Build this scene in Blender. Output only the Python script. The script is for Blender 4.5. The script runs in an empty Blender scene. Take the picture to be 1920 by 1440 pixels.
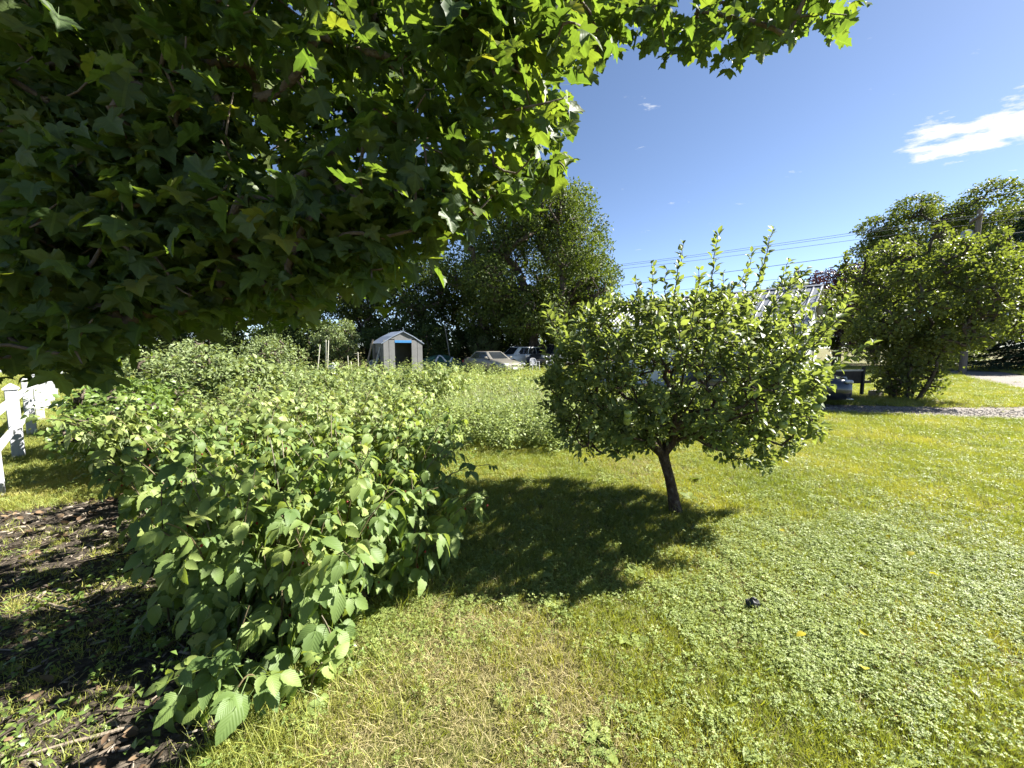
import bpy, math, random
import numpy as np
from mathutils import Vector, Matrix, Quaternion

R = math.radians
rng = np.random.default_rng(11)
random.seed(5)
scene = bpy.context.scene
COL = scene.collection

# ------------------------------------------------------------------ camera
FPX, CAMZ, PITCH = 723.0, 1.60, R(5.4)
cam_data = bpy.data.cameras.new('camera')
cam = bpy.data.objects.new('camera', cam_data)
COL.objects.link(cam)
cam_data.sensor_width = 36.0
cam_data.lens = FPX / 1920.0 * 36.0
cam_data.clip_start = 0.05
cam_data.clip_end = 3000.0
cam.location = (0, 0, CAMZ)
cam.rotation_euler = (math.pi / 2 - PITCH, 0, 0)
scene.camera = cam

# ------------------------------------------------------------------ sky and sun
TO_SUN = Vector((1.20, 0.29, 1.00)).normalized()
SUN_EL = math.asin(TO_SUN.z)
SUN_AZ = math.atan2(TO_SUN.x, TO_SUN.y)
world = bpy.data.worlds.new('World')
scene.world = world
world.use_nodes = True
nt = world.node_tree
nt.nodes.clear()
def N(tree, kind, **kw):
    n = tree.nodes.new(kind)
    for k, v in kw.items():
        setattr(n, k, v)
    return n
w_out = N(nt, 'ShaderNodeOutputWorld')
w_bg = N(nt, 'ShaderNodeBackground')
w_sky = N(nt, 'ShaderNodeTexSky', sky_type='NISHITA', sun_disc=False, sun_elevation=SUN_EL, sun_rotation=SUN_AZ,
          altitude=200.0, air_density=0.55, dust_density=0.15, ozone_density=0.6)
w_bg.inputs['Strength'].default_value = 0.051
# a few fair-weather clouds: noise on a flat layer high above, thinned to scattered wisps
w_tc = N(nt, 'ShaderNodeTexCoord')
w_sep = N(nt, 'ShaderNodeSeparateXYZ')
nt.links.new(w_tc.outputs['Generated'], w_sep.inputs[0])
def wmath(op, a, b=None, clamp=False):
    m = N(nt, 'ShaderNodeMath', operation=op, use_clamp=clamp)
    for i, v in enumerate((a, b)):
        if v is None:
            continue
        if isinstance(v, (int, float)):
            m.inputs[i].default_value = v
        else:
            nt.links.new(v, m.inputs[i])
    return m.outputs[0]
zc = wmath('MAXIMUM', w_sep.outputs[2], 0.04)
cx_ = wmath('DIVIDE', w_sep.outputs[0], zc)
cy_ = wmath('DIVIDE', w_sep.outputs[1], zc)
w_comb = N(nt, 'ShaderNodeCombineXYZ')
nt.links.new(cx_, w_comb.inputs[0]); nt.links.new(cy_, w_comb.inputs[1])
w_n1 = N(nt, 'ShaderNodeTexNoise'); w_n1.inputs['Scale'].default_value = 4.4
w_n1.inputs['Detail'].default_value = 9.0; w_n1.inputs['Roughness'].default_value = 0.66
w_map = N(nt, 'ShaderNodeMapping'); w_map.inputs['Rotation'].default_value = (0, 0, R(38)); w_map.inputs['Scale'].default_value = (0.75, 1.25, 1.0)
nt.links.new(w_comb.outputs[0], w_map.inputs[0]); nt.links.new(w_map.outputs[0], w_n1.inputs['Vector'])
# soft bank of cloud around one point of the layer
CLX, CLY, CLR = 2.24, 1.84, 0.58
dx = wmath('SUBTRACT', cx_, CLX); dy = wmath('SUBTRACT', cy_, CLY)
d2 = wmath('SQRT', wmath('ADD', wmath('MULTIPLY', dx, dx), wmath('MULTIPLY', dy, dy)))
bank = wmath('SUBTRACT', 1.0, wmath('DIVIDE', d2, CLR), clamp=True)
val = wmath('ADD', w_n1.outputs['Fac'], wmath('MULTIPLY', bank, 0.36))
w_ramp = N(nt, 'ShaderNodeMapRange'); w_ramp.inputs['From Min'].default_value = 0.655; w_ramp.inputs['From Max'].default_value = 0.78
nt.links.new(val, w_ramp.inputs['Value'])
w_mix = N(nt, 'ShaderNodeMix', data_type='RGBA')
nt.links.new(w_ramp.outputs[0], w_mix.inputs['Factor'])
nt.links.new(w_sky.outputs[0], w_mix.inputs['A'])
w_mix.inputs['B'].default_value = (4.6, 4.7, 4.8, 1)
nt.links.new(w_mix.outputs['Result'], w_bg.inputs['Color'])
nt.links.new(w_bg.outputs[0], w_out.inputs['Surface'])

sun_data = bpy.data.lights.new('sun', 'SUN')
sun_data.energy = 5.0
sun_data.angle = R(0.53)
sun_data.color = (1.0, 0.955, 0.87)
sun = bpy.data.objects.new('sun', sun_data)
COL.objects.link(sun)
sun.rotation_mode = 'QUATERNION'
sun.rotation_quaternion = TO_SUN.to_track_quat('Z', 'Y')
sun.location = TO_SUN * 60

scene.view_settings.view_transform = 'Standard'
scene.view_settings.look = 'None'
scene.view_settings.gamma = 1.0
scene.view_settings.exposure = 2.26
scene.cycles.max_bounces = 8
scene.cycles.diffuse_bounces = 5
scene.cycles.glossy_bounces = 2
scene.cycles.transmission_bounces = 5
scene.cycles.transparent_max_bounces = 8
scene.cycles.caustics_reflective = False
scene.cycles.caustics_refractive = False
scene.cycles.use_denoising = True
scene.cycles.sample_clamp_indirect = 6.0

# ------------------------------------------------------------------ pixel <-> place
CP, SP = math.cos(PITCH), math.sin(PITCH)
def ray(px, py):
    yc = (720.0 - py) / FPX
    return Vector(((px - 960.0) / FPX, CP + yc * SP, -SP + yc * CP))
def at(px, py, Y):
    r = ray(px, py); t = Y / r.y
    return Vector((r.x * t, Y, CAMZ + r.z * t))
def atd(px, py, t):
    r = ray(px, py)
    return Vector((r.x * t, r.y * t, CAMZ + r.z * t))
def gnd(px, py):
    r = ray(px, py); t = -CAMZ / r.z
    return Vector((r.x * t, r.y * t, 0))
def project(P):
    P = np.asarray(P, float)
    x, y, z = P[:, 0], P[:, 1], P[:, 2] - CAMZ
    dep = y * CP - z * SP
    up = y * SP + z * CP
    dep_s = np.where(dep > 0.05, dep, 0.05)
    return 960 + FPX * x / dep_s, 720 - FPX * up / dep_s, dep
def in_poly(px, py, poly):
    c = np.zeros(len(px), bool); n = len(poly); j = n - 1
    for i in range(n):
        xi, yi = poly[i]; xj, yj = poly[j]
        m = ((yi > py) != (yj > py)) & (px < (xj - xi) * (py - yi) / ((yj - yi) or 1e-9) + xi)
        c ^= m; j = i
    return c

# ------------------------------------------------------------------ object helpers
def tag(o, label=None, cat=None, group=None, kind=None):
    if label: o['label'] = label
    if cat: o['category'] = cat
    if group: o['group'] = group
    if kind: o['kind'] = kind
    return o
def link(name, data, parent=None, mat=None):
    o = bpy.data.objects.new(name, data)
    COL.objects.link(o)
    if parent is not None: o.parent = parent
    if mat is not None and data is not None:
        data.materials.append(mat)
    return o
def empty(name, loc=(0, 0, 0), rz=0.0, label=None, cat=None, group=None):
    o = link(name, None)
    o.empty_display_size = 0.2
    o.location = loc; o.rotation_euler = (0, 0, rz)
    return tag(o, label, cat, group)
def mesh_np(name, V, T, uv=None, rnd=None, smooth=True, solo=False):
    me = bpy.data.meshes.new(name)
    V = np.ascontiguousarray(V, np.float32); T = np.ascontiguousarray(T, np.int32)
    me.vertices.add(len(V)); me.vertices.foreach_set('co', V.ravel())
    k = T.shape[1]
    me.loops.add(T.size); me.loops.foreach_set('vertex_index', T.ravel())
    me.polygons.add(len(T)); me.polygons.foreach_set('loop_start', np.arange(len(T), dtype=np.int32) * k)
    me.polygons.foreach_set('use_smooth', np.full(len(T), smooth, bool))
    if uv is not None:
        l = me.uv_layers.new(name='UVMap')
        l.data.foreach_set('uv', np.ascontiguousarray(uv[T.ravel()], np.float32).ravel())
    if rnd is not None:
        a = me.attributes.new('rnd', 'FLOAT', 'POINT')
        a.data.foreach_set('value', np.ascontiguousarray(rnd, np.float32))
    if solo:
        me.attributes.new('solo', 'FLOAT', 'POINT').data.foreach_set('value', np.ones(len(V), np.float32))
    me.update(calc_edges=True)
    return me

class MB:
    """collects hard-surface shapes that make ONE part"""
    def __init__(self): self.v = []; self.f = []
    def add(self, verts, faces):
        b = len(self.v); self.v += [tuple(p) for p in verts]; self.f += [tuple(b + i for i in f) for f in faces]; return self
    def box(self, c, s, rot=None, bev=0.0):
        x, y, z = s[0] / 2, s[1] / 2, s[2] / 2
        if bev > 0:
            b = min(bev, x * .9, y * .9, z * .9)
            vs, fs = [], []
            for sx in (-1, 1):
                for sy in (-1, 1):
                    for sz in (-1, 1):
                        vs += [(sx * x, sy * (y - b), sz * (z - b)), (sx * (x - b), sy * y, sz * (z - b)), (sx * (x - b), sy * (y - b), sz * z)]
            def id_(sx, sy, sz, k): return (((sx > 0) * 4 + (sy > 0) * 2 + (sz > 0)) * 3 + k)
            for s1 in (-1, 1):
                fs.append([id_(s1, -1, -1, 0), id_(s1, 1, -1, 0), id_(s1, 1, 1, 0), id_(s1, -1, 1, 0)])
                fs.append([id_(-1, s1, -1, 1), id_(1, s1, -1, 1), id_(1, s1, 1, 1), id_(-1, s1, 1, 1)])
                fs.append([id_(-1, -1, s1, 2), id_(1, -1, s1, 2), id_(1, 1, s1, 2), id_(-1, 1, s1, 2)])
            for a in (-1, 1):
                for b2 in (-1, 1):
                    fs.append([id_(a, b2, -1, 0), id_(a, b2, -1, 1), id_(a, b2, 1, 1), id_(a, b2, 1, 0)])
                    fs.append([id_(a, -1, b2, 0), id_(a, -1, b2, 2), id_(a, 1, b2, 2), id_(a, 1, b2, 0)])
                    fs.append([id_(-1, a, b2, 1), id_(-1, a, b2, 2), id_(1, a, b2, 2), id_(1, a, b2, 1)])
                    for c2 in (-1, 1):
                        fs.append([id_(a, b2, c2, 0), id_(a, b2, c2, 1), id_(a, b2, c2, 2)])
        else:
            vs = [(sx * x, sy * y, sz * z) for sx in (-1, 1) for sy in (-1, 1) for sz in (-1, 1)]
            fs = [(0, 1, 3, 2), (4, 6, 7, 5), (0, 4, 5, 1), (2, 3, 7, 6), (0, 2, 6, 4), (1, 5, 7, 3)]
        M = rot if rot is not None else Matrix.Identity(3)
        c = Vector(c)
        return self.add([M @ Vector(p) + c for p in vs], fs)
    def bar(self, a, b, w, h=None, up=(0, 0, 1)):
        a, b = Vector(a), Vector(b); d = b - a; L = d.length; d.normalize()
        upv = Vector(up)
        if abs(d.dot(upv)) > .98: upv = Vector((1, 0, 0))
        x = d.cross(upv).normalized(); z = x.cross(d)
        M = Matrix((x, d, z)).transposed()
        return self.box((a + b) / 2, (w, L, h or w), M)
    def tube(self, pts, rad, n=8, caps=True):
        pts = [Vector(p) for p in pts]; rr = rad if isinstance(rad, (list, tuple)) else [rad] * len(pts)
        rings = []; prev = None
        for i, p in enumerate(pts):
            d = (pts[min(i + 1, len(pts) - 1)] - pts[max(i - 1, 0)]).normalized()
            if prev is None:
                u = d.cross(Vector((0, 0, 1)))
                if u.length < .1: u = d.cross(Vector((0, 1, 0)))
                u.normalize()
            else:
                u = (prev - d * prev.dot(d)).normalized()
            prev = u; v = d.cross(u)
            rings.append([p + (u * math.cos(2 * math.pi * k / n) + v * math.sin(2 * math.pi * k / n)) * rr[i] for k in range(n)])
        vs = [q for r in rings for q in r]; fs = []
        for i in range(len(rings) - 1):
            for k in range(n):
                k2 = (k + 1) % n
                fs.append((i * n + k, i * n + k2, (i + 1) * n + k2, (i + 1) * n + k))
        if caps:
            fs.append(tuple(range(n - 1, -1, -1))); fs.append(tuple((len(rings) - 1) * n + k for k in range(n)))
        return self.add(vs, fs)
    def prism(self, poly, thick, M=None):
        """poly: list of (x, z) in a vertical plane, extruded along y by thick; M 4x4"""
        n = len(poly)
        vs = [Vector((p[0], -thick / 2, p[1])) for p in poly] + [Vector((p[0], thick / 2, p[1])) for p in poly]
        if M is not None: vs = [M @ v for v in vs]
        fs = [tuple(range(n)), tuple(range(2 * n - 1, n - 1, -1))] + [(i, i + n, (i + 1) % n + n, (i + 1) % n) for i in range(n)]
        return self.add(vs, fs)
    def loft(self, rings, closed=True, caps=True):
        n = len(rings[0]); vs = [p for r in rings for p in r]; fs = []
        for i in range(len(rings) - 1):
            for k in range(n if closed else n - 1):
                k2 = (k + 1) % n
                fs.append((i * n + k, i * n + k2, (i + 1) * n + k2, (i + 1) * n + k))
        if caps and closed:
            fs.append(tuple(range(n - 1, -1, -1))); fs.append(tuple((len(rings) - 1) * n + k for k in range(n)))
        return self.add(vs, fs)
    def mesh(self, name, smooth=False):
        me = bpy.data.meshes.new(name); me.from_pydata(self.v, [], self.f)
        if smooth:
            me.polygons.foreach_set('use_smooth', np.ones(len(me.polygons), bool))
            me.update()
            try: me.set_sharp_from_angle(angle=R(38))
            except Exception: pass
        me.update(); return me
    def build(self, name, mat, parent=None, smooth=False):
        return link(name, self.mesh(name, smooth), parent, mat)

# ------------------------------------------------------------------ materials
def new_mat(name):
    m = bpy.data.materials.new(name); m.use_nodes = True
    t = m.node_tree; t.nodes.clear()
    return m, t
def ramp(t, stops):
    r = N(t, 'ShaderNodeValToRGB')
    e = r.color_ramp.elements
    while len(e) > 1: e.remove(e[-1])
    e[0].position = stops[0][0]; e[0].color = (*stops[0][1], 1)
    for p, c in stops[1:]:
        q = e.new(p); q.color = (*c, 1)
    return r
def tmath(t, op, a, b=None):
    m = N(t, 'ShaderNodeMath', operation=op)
    for i, v in enumerate((a, b)):
        if v is None: continue
        if isinstance(v, (int, float)): m.inputs[i].default_value = v
        else: t.links.new(v, m.inputs[i])
    return m.outputs[0]

def leaf_mat(name, stops, trans=0.38, tcol=(1.25, 1.35, 0.45), rough=0.42, spec=0.5, vein=0.0, patch=None, under=0.0):
    """two-sided leaf: glossy reflection above, coloured light coming through; colour differs leaf by leaf"""
    m, t = new_mat(name)
    out = N(t, 'ShaderNodeOutputMaterial')
    at_ = N(t, 'ShaderNodeAttribute', attribute_name='rnd')
    oi = N(t, 'ShaderNodeObjectInfo')
    so = N(t, 'ShaderNodeAttribute', attribute_name='solo')
    v = tmath(t, 'ADD', tmath(t, 'MULTIPLY', at_.outputs['Fac'], 0.68), tmath(t, 'MULTIPLY', oi.outputs['Random'], tmath(t, 'ADD', 0.32, tmath(t, 'MULTIPLY', so.outputs['Fac'], 0.68))))
    if patch:
        geo = N(t, 'ShaderNodeNewGeometry')
        nz = N(t, 'ShaderNodeTexNoise'); nz.inputs['Scale'].default_value = patch; nz.inputs['Detail'].default_value = 2
        t.links.new(geo.outputs['Position'], nz.inputs['Vector'])
        v = tmath(t, 'ADD', tmath(t, 'MULTIPLY', v, 0.55), tmath(t, 'SUBTRACT', tmath(t, 'MULTIPLY', nz.outputs['Fac'], 1.5), 0.52))
    rp = ramp(t, stops); t.links.new(v, rp.inputs[0])
    col = rp.outputs[0]
    bs = N(t, 'ShaderNodeBsdfPrincipled')
    bs.inputs['Roughness'].default_value = rough
    bs.inputs['Specular IOR Level'].default_value = spec
    tr = N(t, 'ShaderNodeBsdfTranslucent')
    mul = N(t, 'ShaderNodeMix', data_type='RGBA', blend_type='MULTIPLY'); mul.inputs['Factor'].default_value = 1.0
    mul.inputs['B'].default_value = (*tcol, 1)
    if vein > 0:
        uv = N(t, 'ShaderNodeUVMap', uv_map='UVMap'); sp = N(t, 'ShaderNodeSeparateXYZ'); t.links.new(uv.outputs[0], sp.inputs[0])
        au = tmath(t, 'ABSOLUTE', tmath(t, 'SUBTRACT', sp.outputs[0], 0.5))
        ph = tmath(t, 'SUBTRACT', tmath(t, 'MULTIPLY', sp.outputs[1], 8.0), tmath(t, 'MULTIPLY', au, 7.0))
        sn = tmath(t, 'SINE', tmath(t, 'MULTIPLY', ph, 6.283))
        mid = tmath(t, 'LESS_THAN', au, 0.035)
        h = tmath(t, 'ADD', sn, tmath(t, 'MULTIPLY', mid, -1.5))
        bp = N(t, 'ShaderNodeBump'); bp.inputs['Strength'].default_value = vein; bp.inputs['Distance'].default_value = 0.004
        t.links.new(h, bp.inputs['Height']); t.links.new(bp.outputs[0], bs.inputs['Normal']); t.links.new(bp.outputs[0], tr.inputs['Normal'])
        lt = N(t, 'ShaderNodeMix', data_type='RGBA'); lt.inputs['B'].default_value = (0.16, 0.24, 0.07, 1)
        vm = tmath(t, 'ADD', tmath(t, 'MULTIPLY', mid, 0.22), tmath(t, 'MULTIPLY', tmath(t, 'GREATER_THAN', sn, 0.93), 0.06))
        t.links.new(vm, lt.inputs['Factor']); t.links.new(col, lt.inputs['A']); col = lt.outputs['Result']
    if under > 0:
        gb = N(t, 'ShaderNodeNewGeometry'); um = N(t, 'ShaderNodeMix', data_type='RGBA'); um.inputs['B'].default_value = (.23, .27, .17, 1)
        t.links.new(tmath(t, 'MULTIPLY', gb.outputs['Backfacing'], under), um.inputs['Factor']); t.links.new(col, um.inputs['A']); col = um.outputs['Result']
    t.links.new(col, bs.inputs['Base Color']); t.links.new(col, mul.inputs['A']); t.links.new(mul.outputs['Result'], tr.inputs['Color'])
    mx = N(t, 'ShaderNodeMixShader'); mx.inputs[0].default_value = trans
    t.links.new(bs.outputs[0], mx.inputs[1]); t.links.new(tr.outputs[0], mx.inputs[2]); t.links.new(mx.outputs[0], out.inputs['Surface'])
    return m

def surf(name, stops, scale=6.0, rough=0.7, spec=0.4, bump=0.0, bscale=None, metal=0.0, stretch=(1, 1, 1), detail=6, coat=0.0, coords='Object', objrnd=0.0):
    m, t = new_mat(name)
    out = N(t, 'ShaderNodeOutputMaterial'); bs = N(t, 'ShaderNodeBsdfPrincipled')
    tc = N(t, 'ShaderNodeTexCoord'); mp = N(t, 'ShaderNodeMapping'); mp.inputs['Scale'].default_value = stretch
    t.links.new(tc.outputs[coords], mp.inputs[0])
    nz = N(t, 'ShaderNodeTexNoise'); nz.inputs['Scale'].default_value = scale; nz.inputs['Detail'].default_value = detail; nz.inputs['Roughness'].default_value = .6
    t.links.new(mp.outputs[0], nz.inputs['Vector'])
    fac = nz.outputs['Fac']
    if objrnd:
        oi = N(t, 'ShaderNodeObjectInfo')
        at_ = N(t, 'ShaderNodeAttribute', attribute_name='rnd')
        rr = tmath(t, 'FRACT', tmath(t, 'ADD', oi.outputs['Random'], at_.outputs['Fac']))
        fac = tmath(t, 'ADD', fac, tmath(t, 'MULTIPLY', tmath(t, 'SUBTRACT', rr, .5), objrnd))
    rp = ramp(t, stops); t.links.new(fac, rp.inputs[0]); t.links.new(rp.outputs[0], bs.inputs['Base Color'])
    bs.inputs['Roughness'].default_value = rough; bs.inputs['Specular IOR Level'].default_value = spec; bs.inputs['Metallic'].default_value = metal
    bs.inputs['Coat Weight'].default_value = coat; bs.inputs['Coat Roughness'].default_value = 0.06
    if bump > 0:
        n2 = N(t, 'ShaderNodeTexNoise'); n2.inputs['Scale'].default_value = bscale or scale * 3; n2.inputs['Detail'].default_value = 8
        t.links.new(mp.outputs[0], n2.inputs['Vector'])
        bp = N(t, 'ShaderNodeBump'); bp.inputs['Strength'].default_value = bump; bp.inputs['Distance'].default_value = 0.03
        t.links.new(n2.outputs['Fac'], bp.inputs['Height']); t.links.new(bp.outputs[0], bs.inputs['Normal'])
    t.links.new(bs.outputs[0], out.inputs['Surface'])
    return m
def flat(name, c, rough=.6, spec=.4, metal=0, coat=0, var=.12):
    a = tuple(x * (1 - var) for x in c); b = tuple(min(1, x * (1 + var)) for x in c)
    return surf(name, [(.3, a), (.7, b)], 5, rough, spec, metal=metal, coat=coat)

MT = {}
MT['maple'] = leaf_mat('maple_leaf', [(0, (.050, .088, .032)), (.5, (.080, .120, .038)), (.85, (.115, .148, .038)), (1, (.150, .155, .036))], .54, (1.65, 1.65, .45), .5, .35, 0.06)
MT['apple'] = leaf_mat('apple_leaf', [(0, (.085, .115, .042)), (.5, (.128, .170, .054)), (1, (.190, .232, .078))], .34, (1.6, 1.6, .45), .45, .36, 0, None, .5)
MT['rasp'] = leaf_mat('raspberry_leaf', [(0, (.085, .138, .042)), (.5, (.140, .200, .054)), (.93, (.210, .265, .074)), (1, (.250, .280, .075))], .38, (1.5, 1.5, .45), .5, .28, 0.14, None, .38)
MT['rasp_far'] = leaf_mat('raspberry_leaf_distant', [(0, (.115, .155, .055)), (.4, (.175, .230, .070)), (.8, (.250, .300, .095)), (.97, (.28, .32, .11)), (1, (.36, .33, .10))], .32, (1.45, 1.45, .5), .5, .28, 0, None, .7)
MT['shrub'] = leaf_mat('shrub_leaf', [(0, (.095, .130, .050)), (.5, (.150, .195, .072)), (1, (.230, .275, .110))], .28, (1.4, 1.4, .5), .5, .25, 0, None, .4)
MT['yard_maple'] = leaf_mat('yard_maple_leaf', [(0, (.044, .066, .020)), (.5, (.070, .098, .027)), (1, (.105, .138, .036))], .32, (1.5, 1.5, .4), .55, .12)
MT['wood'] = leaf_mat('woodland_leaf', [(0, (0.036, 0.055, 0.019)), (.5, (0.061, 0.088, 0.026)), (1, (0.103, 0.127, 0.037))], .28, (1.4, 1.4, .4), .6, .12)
MT['lilac'] = leaf_mat('lilac_leaf', [(0, (.085, .108, .040)), (.5, (.125, .155, .052)), (1, (.185, .215, .078))], .42, (1.6, 1.6, .45), .5, .22)
MT['locust'] = leaf_mat('locust_leaf', [(0, (0.076, 0.106, 0.033)), (.5, (0.117, 0.147, 0.043)), (1, (0.179, 0.200, 0.060))], .32, (1.4, 1.4, .4), .6, .12)
MT['purple'] = leaf_mat('purple_leaf', [(0, (.028, .014, .018)), (.6, (.050, .024, .028)), (1, (.060, .052, .026))], .25, (1.5, .9, .8), .42, .5)
MT['needle'] = leaf_mat('spruce_needle', [(0, (.014, .030, .016)), (.6, (.024, .046, .022)), (1, (.038, .062, .028))], .12, (1.2, 1.3, .5), .55, .3)
MT['grass'] = leaf_mat('lawn_blade', [(0, (.140, .185, .042)), (.4, (.220, .250, .054)), (.7, (.300, .305, .070)), (1, (.380, .345, .125))], .36, (1.3, 1.3, .45), .45, .35, patch=0.8)
MT['clover'] = leaf_mat('clover_leaflet', [(0, (.125, .170, .050)), (.6, (.205, .260, .072)), (1, (.290, .335, .105))], .32, (1.35, 1.4, .4), .52, .25)
MT['dry'] = leaf_mat('dry_grass', [(0, (.23, .215, .085)), (.5, (.34, .295, .135)), (1, (.46, .39, .22))], .25, (1.2, 1.1, .7), .6, .3)
MT['reed'] = leaf_mat('tall_grass', [(0, (0.132, 0.178, 0.073)), (.5, (0.211, 0.251, 0.112)), (.85, (0.317, 0.317, 0.172)), (1, (0.396, 0.317, 0.198))], .30, (1.2, 1.2, .6), .5, .4)
MT['weed'] = leaf_mat('weed_leaf', [(0, (0.083, 0.144, 0.031)), (.6, (0.146, 0.208, 0.049)), (1, (0.216, 0.259, 0.064))], .32, (1.4, 1.4, .4), .42, .5)
MT['bark'] = surf('bark', [(.3, (.035, .028, .022)), (.55, (.085, .068, .052)), (.75, (.15, .125, .10))], 14, .9, .2, .9, 26, stretch=(1, 1, .35))
MT['apple_bark'] = surf('apple_bark', [(.30, (.030, .022, .018)), (.52, (.070, .048, .036)), (.68, (.125, .105, .085)), (.8, (.17, .165, .13))], 26, .9, .2, 1.0, 55, stretch=(1, 1, .6))
MT['maple_bark'] = surf('maple_bark', [(.3, (.075, .055, .040)), (.55, (.135, .105, .080)), (.75, (.21, .18, .15))], 16, .85, .25, .6, 40, stretch=(1, 1, 1))
MT['cane'] = flat('cane_stem', (.105, .082, .040), .6, .4, var=.4)
MT['stem'] = flat('green_stem', (.09, .12, .035), .5, .4, var=.3)

# ------------------------------------------------------------------ leaf shapes (length 1 along +Y, face up +Z)
def tpl(v, f, uv):
    return np.array(v, float), np.array(f, int), np.array(uv, float)
def leaf_ovate(n=4, w=.30, peak=.42, fold=.35, curl=.25, teeth=0.0):
    v, uv = [(0, 0, 0)], [(.5, 0)]
    for j in range(1, n):
        t = j / n
        h = w * (math.sin(math.pi * t ** (math.log(.5) / math.log(peak)))) ** .85
        if teeth: h *= 1 + teeth * (1 if j % 2 else -1); t2 = t
        z = -curl * t * t
        v += [(-h, t, z + fold * h), (0, t, z), (h, t, z + fold * h)]
        uv += [(.5 - .5 * h / w, t), (.5, t), (.5 + .5 * h / w, t)]
    v.append((0, 1, -curl)); uv.append((.5, 1))
    f = [(0, 2, 1), (0, 3, 2)]
    for j in range(n - 2):
        a = 1 + 3 * j; b = a + 3
        f += [(a, a + 1, b + 1), (a, b + 1, b), (a + 1, a + 2, b + 2), (a + 1, b + 2, b + 1)]
    a = 1 + 3 * (n - 2); k = len(v) - 1
    f += [(a, a + 1, k), (a + 1, a + 2, k)]
    return tpl(v, f, uv)
def leaf_quad(w=.28, fold=.3, curl=.2):
    return tpl([(0, 0, 0), (-w, .45, fold * w), (0, .48, 0), (w, .45, fold * w), (0, 1, -curl)], [(0, 2, 1), (0, 3, 2), (1, 2, 4), (2, 3, 4)],
               [(.5, 0), (0, .45), (.5, .48), (1, .45), (.5, 1)])
def leaf_flat(w=.34, curl=.15):
    return tpl([(0, 0, 0), (-w, .45, .06), (w, .45, .06), (0, 1, -curl)], [(0, 2, 1), (1, 2, 3)], [(.5, 0), (0, .45), (1, .45), (.5, 1)])
# half outline of a maple leaf from the notch at the stalk round to the tip of the middle lobe
MAPLE_HALF = [(0, 0), (.10, -.08), (.24, -.13), (.42, -.12), (.37, .00), (.47, .06), (.60, .12), (.72, .30), (.58, .30), (.55, .42), (.42, .40), (.30, .44), (.34, .56), (.37, .68), (.24, .70), (.16, .82), (0, 1.0)]
MAPLE_HALF_LOW = [(0, 0), (.38, -.12), (.40, .04), (.70, .30), (.46, .41), (.30, .44), (.36, .67), (0, 1.0)]
def leaf_maple(half, fold=.22, curl=.35, seed=0, droop=.25):
    r = np.random.default_rng(seed)
    pts = [(x, y) for x, y in half] + [(-x, y) for x, y in reversed(half[1:-1])]
    v = [(0, .30, 0)]; uv = [(.5, .3)]
    for x, y in pts:
        x2 = x * (1 + r.uniform(-.07, .07)); y2 = y + r.uniform(-.02, .02)
        z = fold * abs(x2) - curl * max(y2 - .3, 0) ** 2 - droop * x2 * x2 - .25 * max(abs(x2) - .35, 0) + r.uniform(-.045, .045)
        v.append((x2, y2, z)); uv.append((.5 + x * .8, (y + .1) / 1.1))
    n = len(pts)
    f = [(0, 1 + (i + 1) % n, 1 + i) for i in range(n)]
    # stalk
    b = len(v)
    v += [(-.008, -.55, .10), (.008, -.55, .10), (.010, .02, 0), (-.010, .02, 0)]
    uv += [(.5, 0)] * 4
    f += [(b, b + 1, b + 2), (b, b + 2, b + 3)]
    return tpl(v, f, uv)
def merge_tpl(parts):
    V, F, U = [], [], []; o = 0
    for (v, f, u) in parts:
        V.append(v); F.append(f + o); U.append(u); o += len(v)
    return np.vstack(V), np.vstack(F), np.vstack(U)
def xf(t, M, sc=1.0):
    v, f, u = t
    M = np.array(M, float)
    return (v * sc) @ M[:3, :3].T + M[:3, 3], f, u
def frames(d, n):
    """rotation matrices whose columns are x, y=d, z~n"""
    d = d / np.linalg.norm(d, axis=1, keepdims=True)
    z = n - (n * d).sum(1, keepdims=True) * d
    z /= np.maximum(np.linalg.norm(z, axis=1, keepdims=True), 1e-6)
    x = np.cross(d, z)
    return np.stack([x, d, z], axis=2)
def scatter(tpls, P, Rm, S, rnd=None, which=None):
    """bakes many leaves into one vertex/face set"""
    n = len(P)
    if rnd is None: rnd = rng.random(n)
    if which is None: which = rng.integers(0, len(tpls), n)
    VV, FF, UU, RR = [], [], [], []; o = 0
    S = np.asarray(S, float)
    for k, (v, f, u) in enumerate(tpls):
        m = np.where(which == k)[0]
        if not len(m): continue
        w = np.einsum('nij,kj->nki', Rm[m], v) * S[m][:, None, None] + P[m][:, None, :]
        VV.append(w.reshape(-1, 3)); FF.append((f[None] + (np.arange(len(m)) * len(v))[:, None, None] + o).reshape(-1, 3))
        UU.append(np.tile(u, (len(m), 1))); RR.append(np.repeat(rnd[m], len(v))); o += len(m) * len(v)
    return np.vstack(VV), np.vstack(FF), np.vstack(UU), np.concatenate(RR)
def unit(n):
    v = rng.normal(size=(n, 3)); return v / np.linalg.norm(v, axis=1, keepdims=True)
def foliage(name, tpls, P, D, Nn, S, mat, parent=None, rnd=None, kind='stuff', uv=False):
    V, F, U, Rr = scatter(tpls, P, frames(D, Nn), S, rnd)
    o = link(name, mesh_np(name, V, F, U if uv else None, Rr), parent, mat)
    if kind: o['kind'] = kind
    return o

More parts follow.
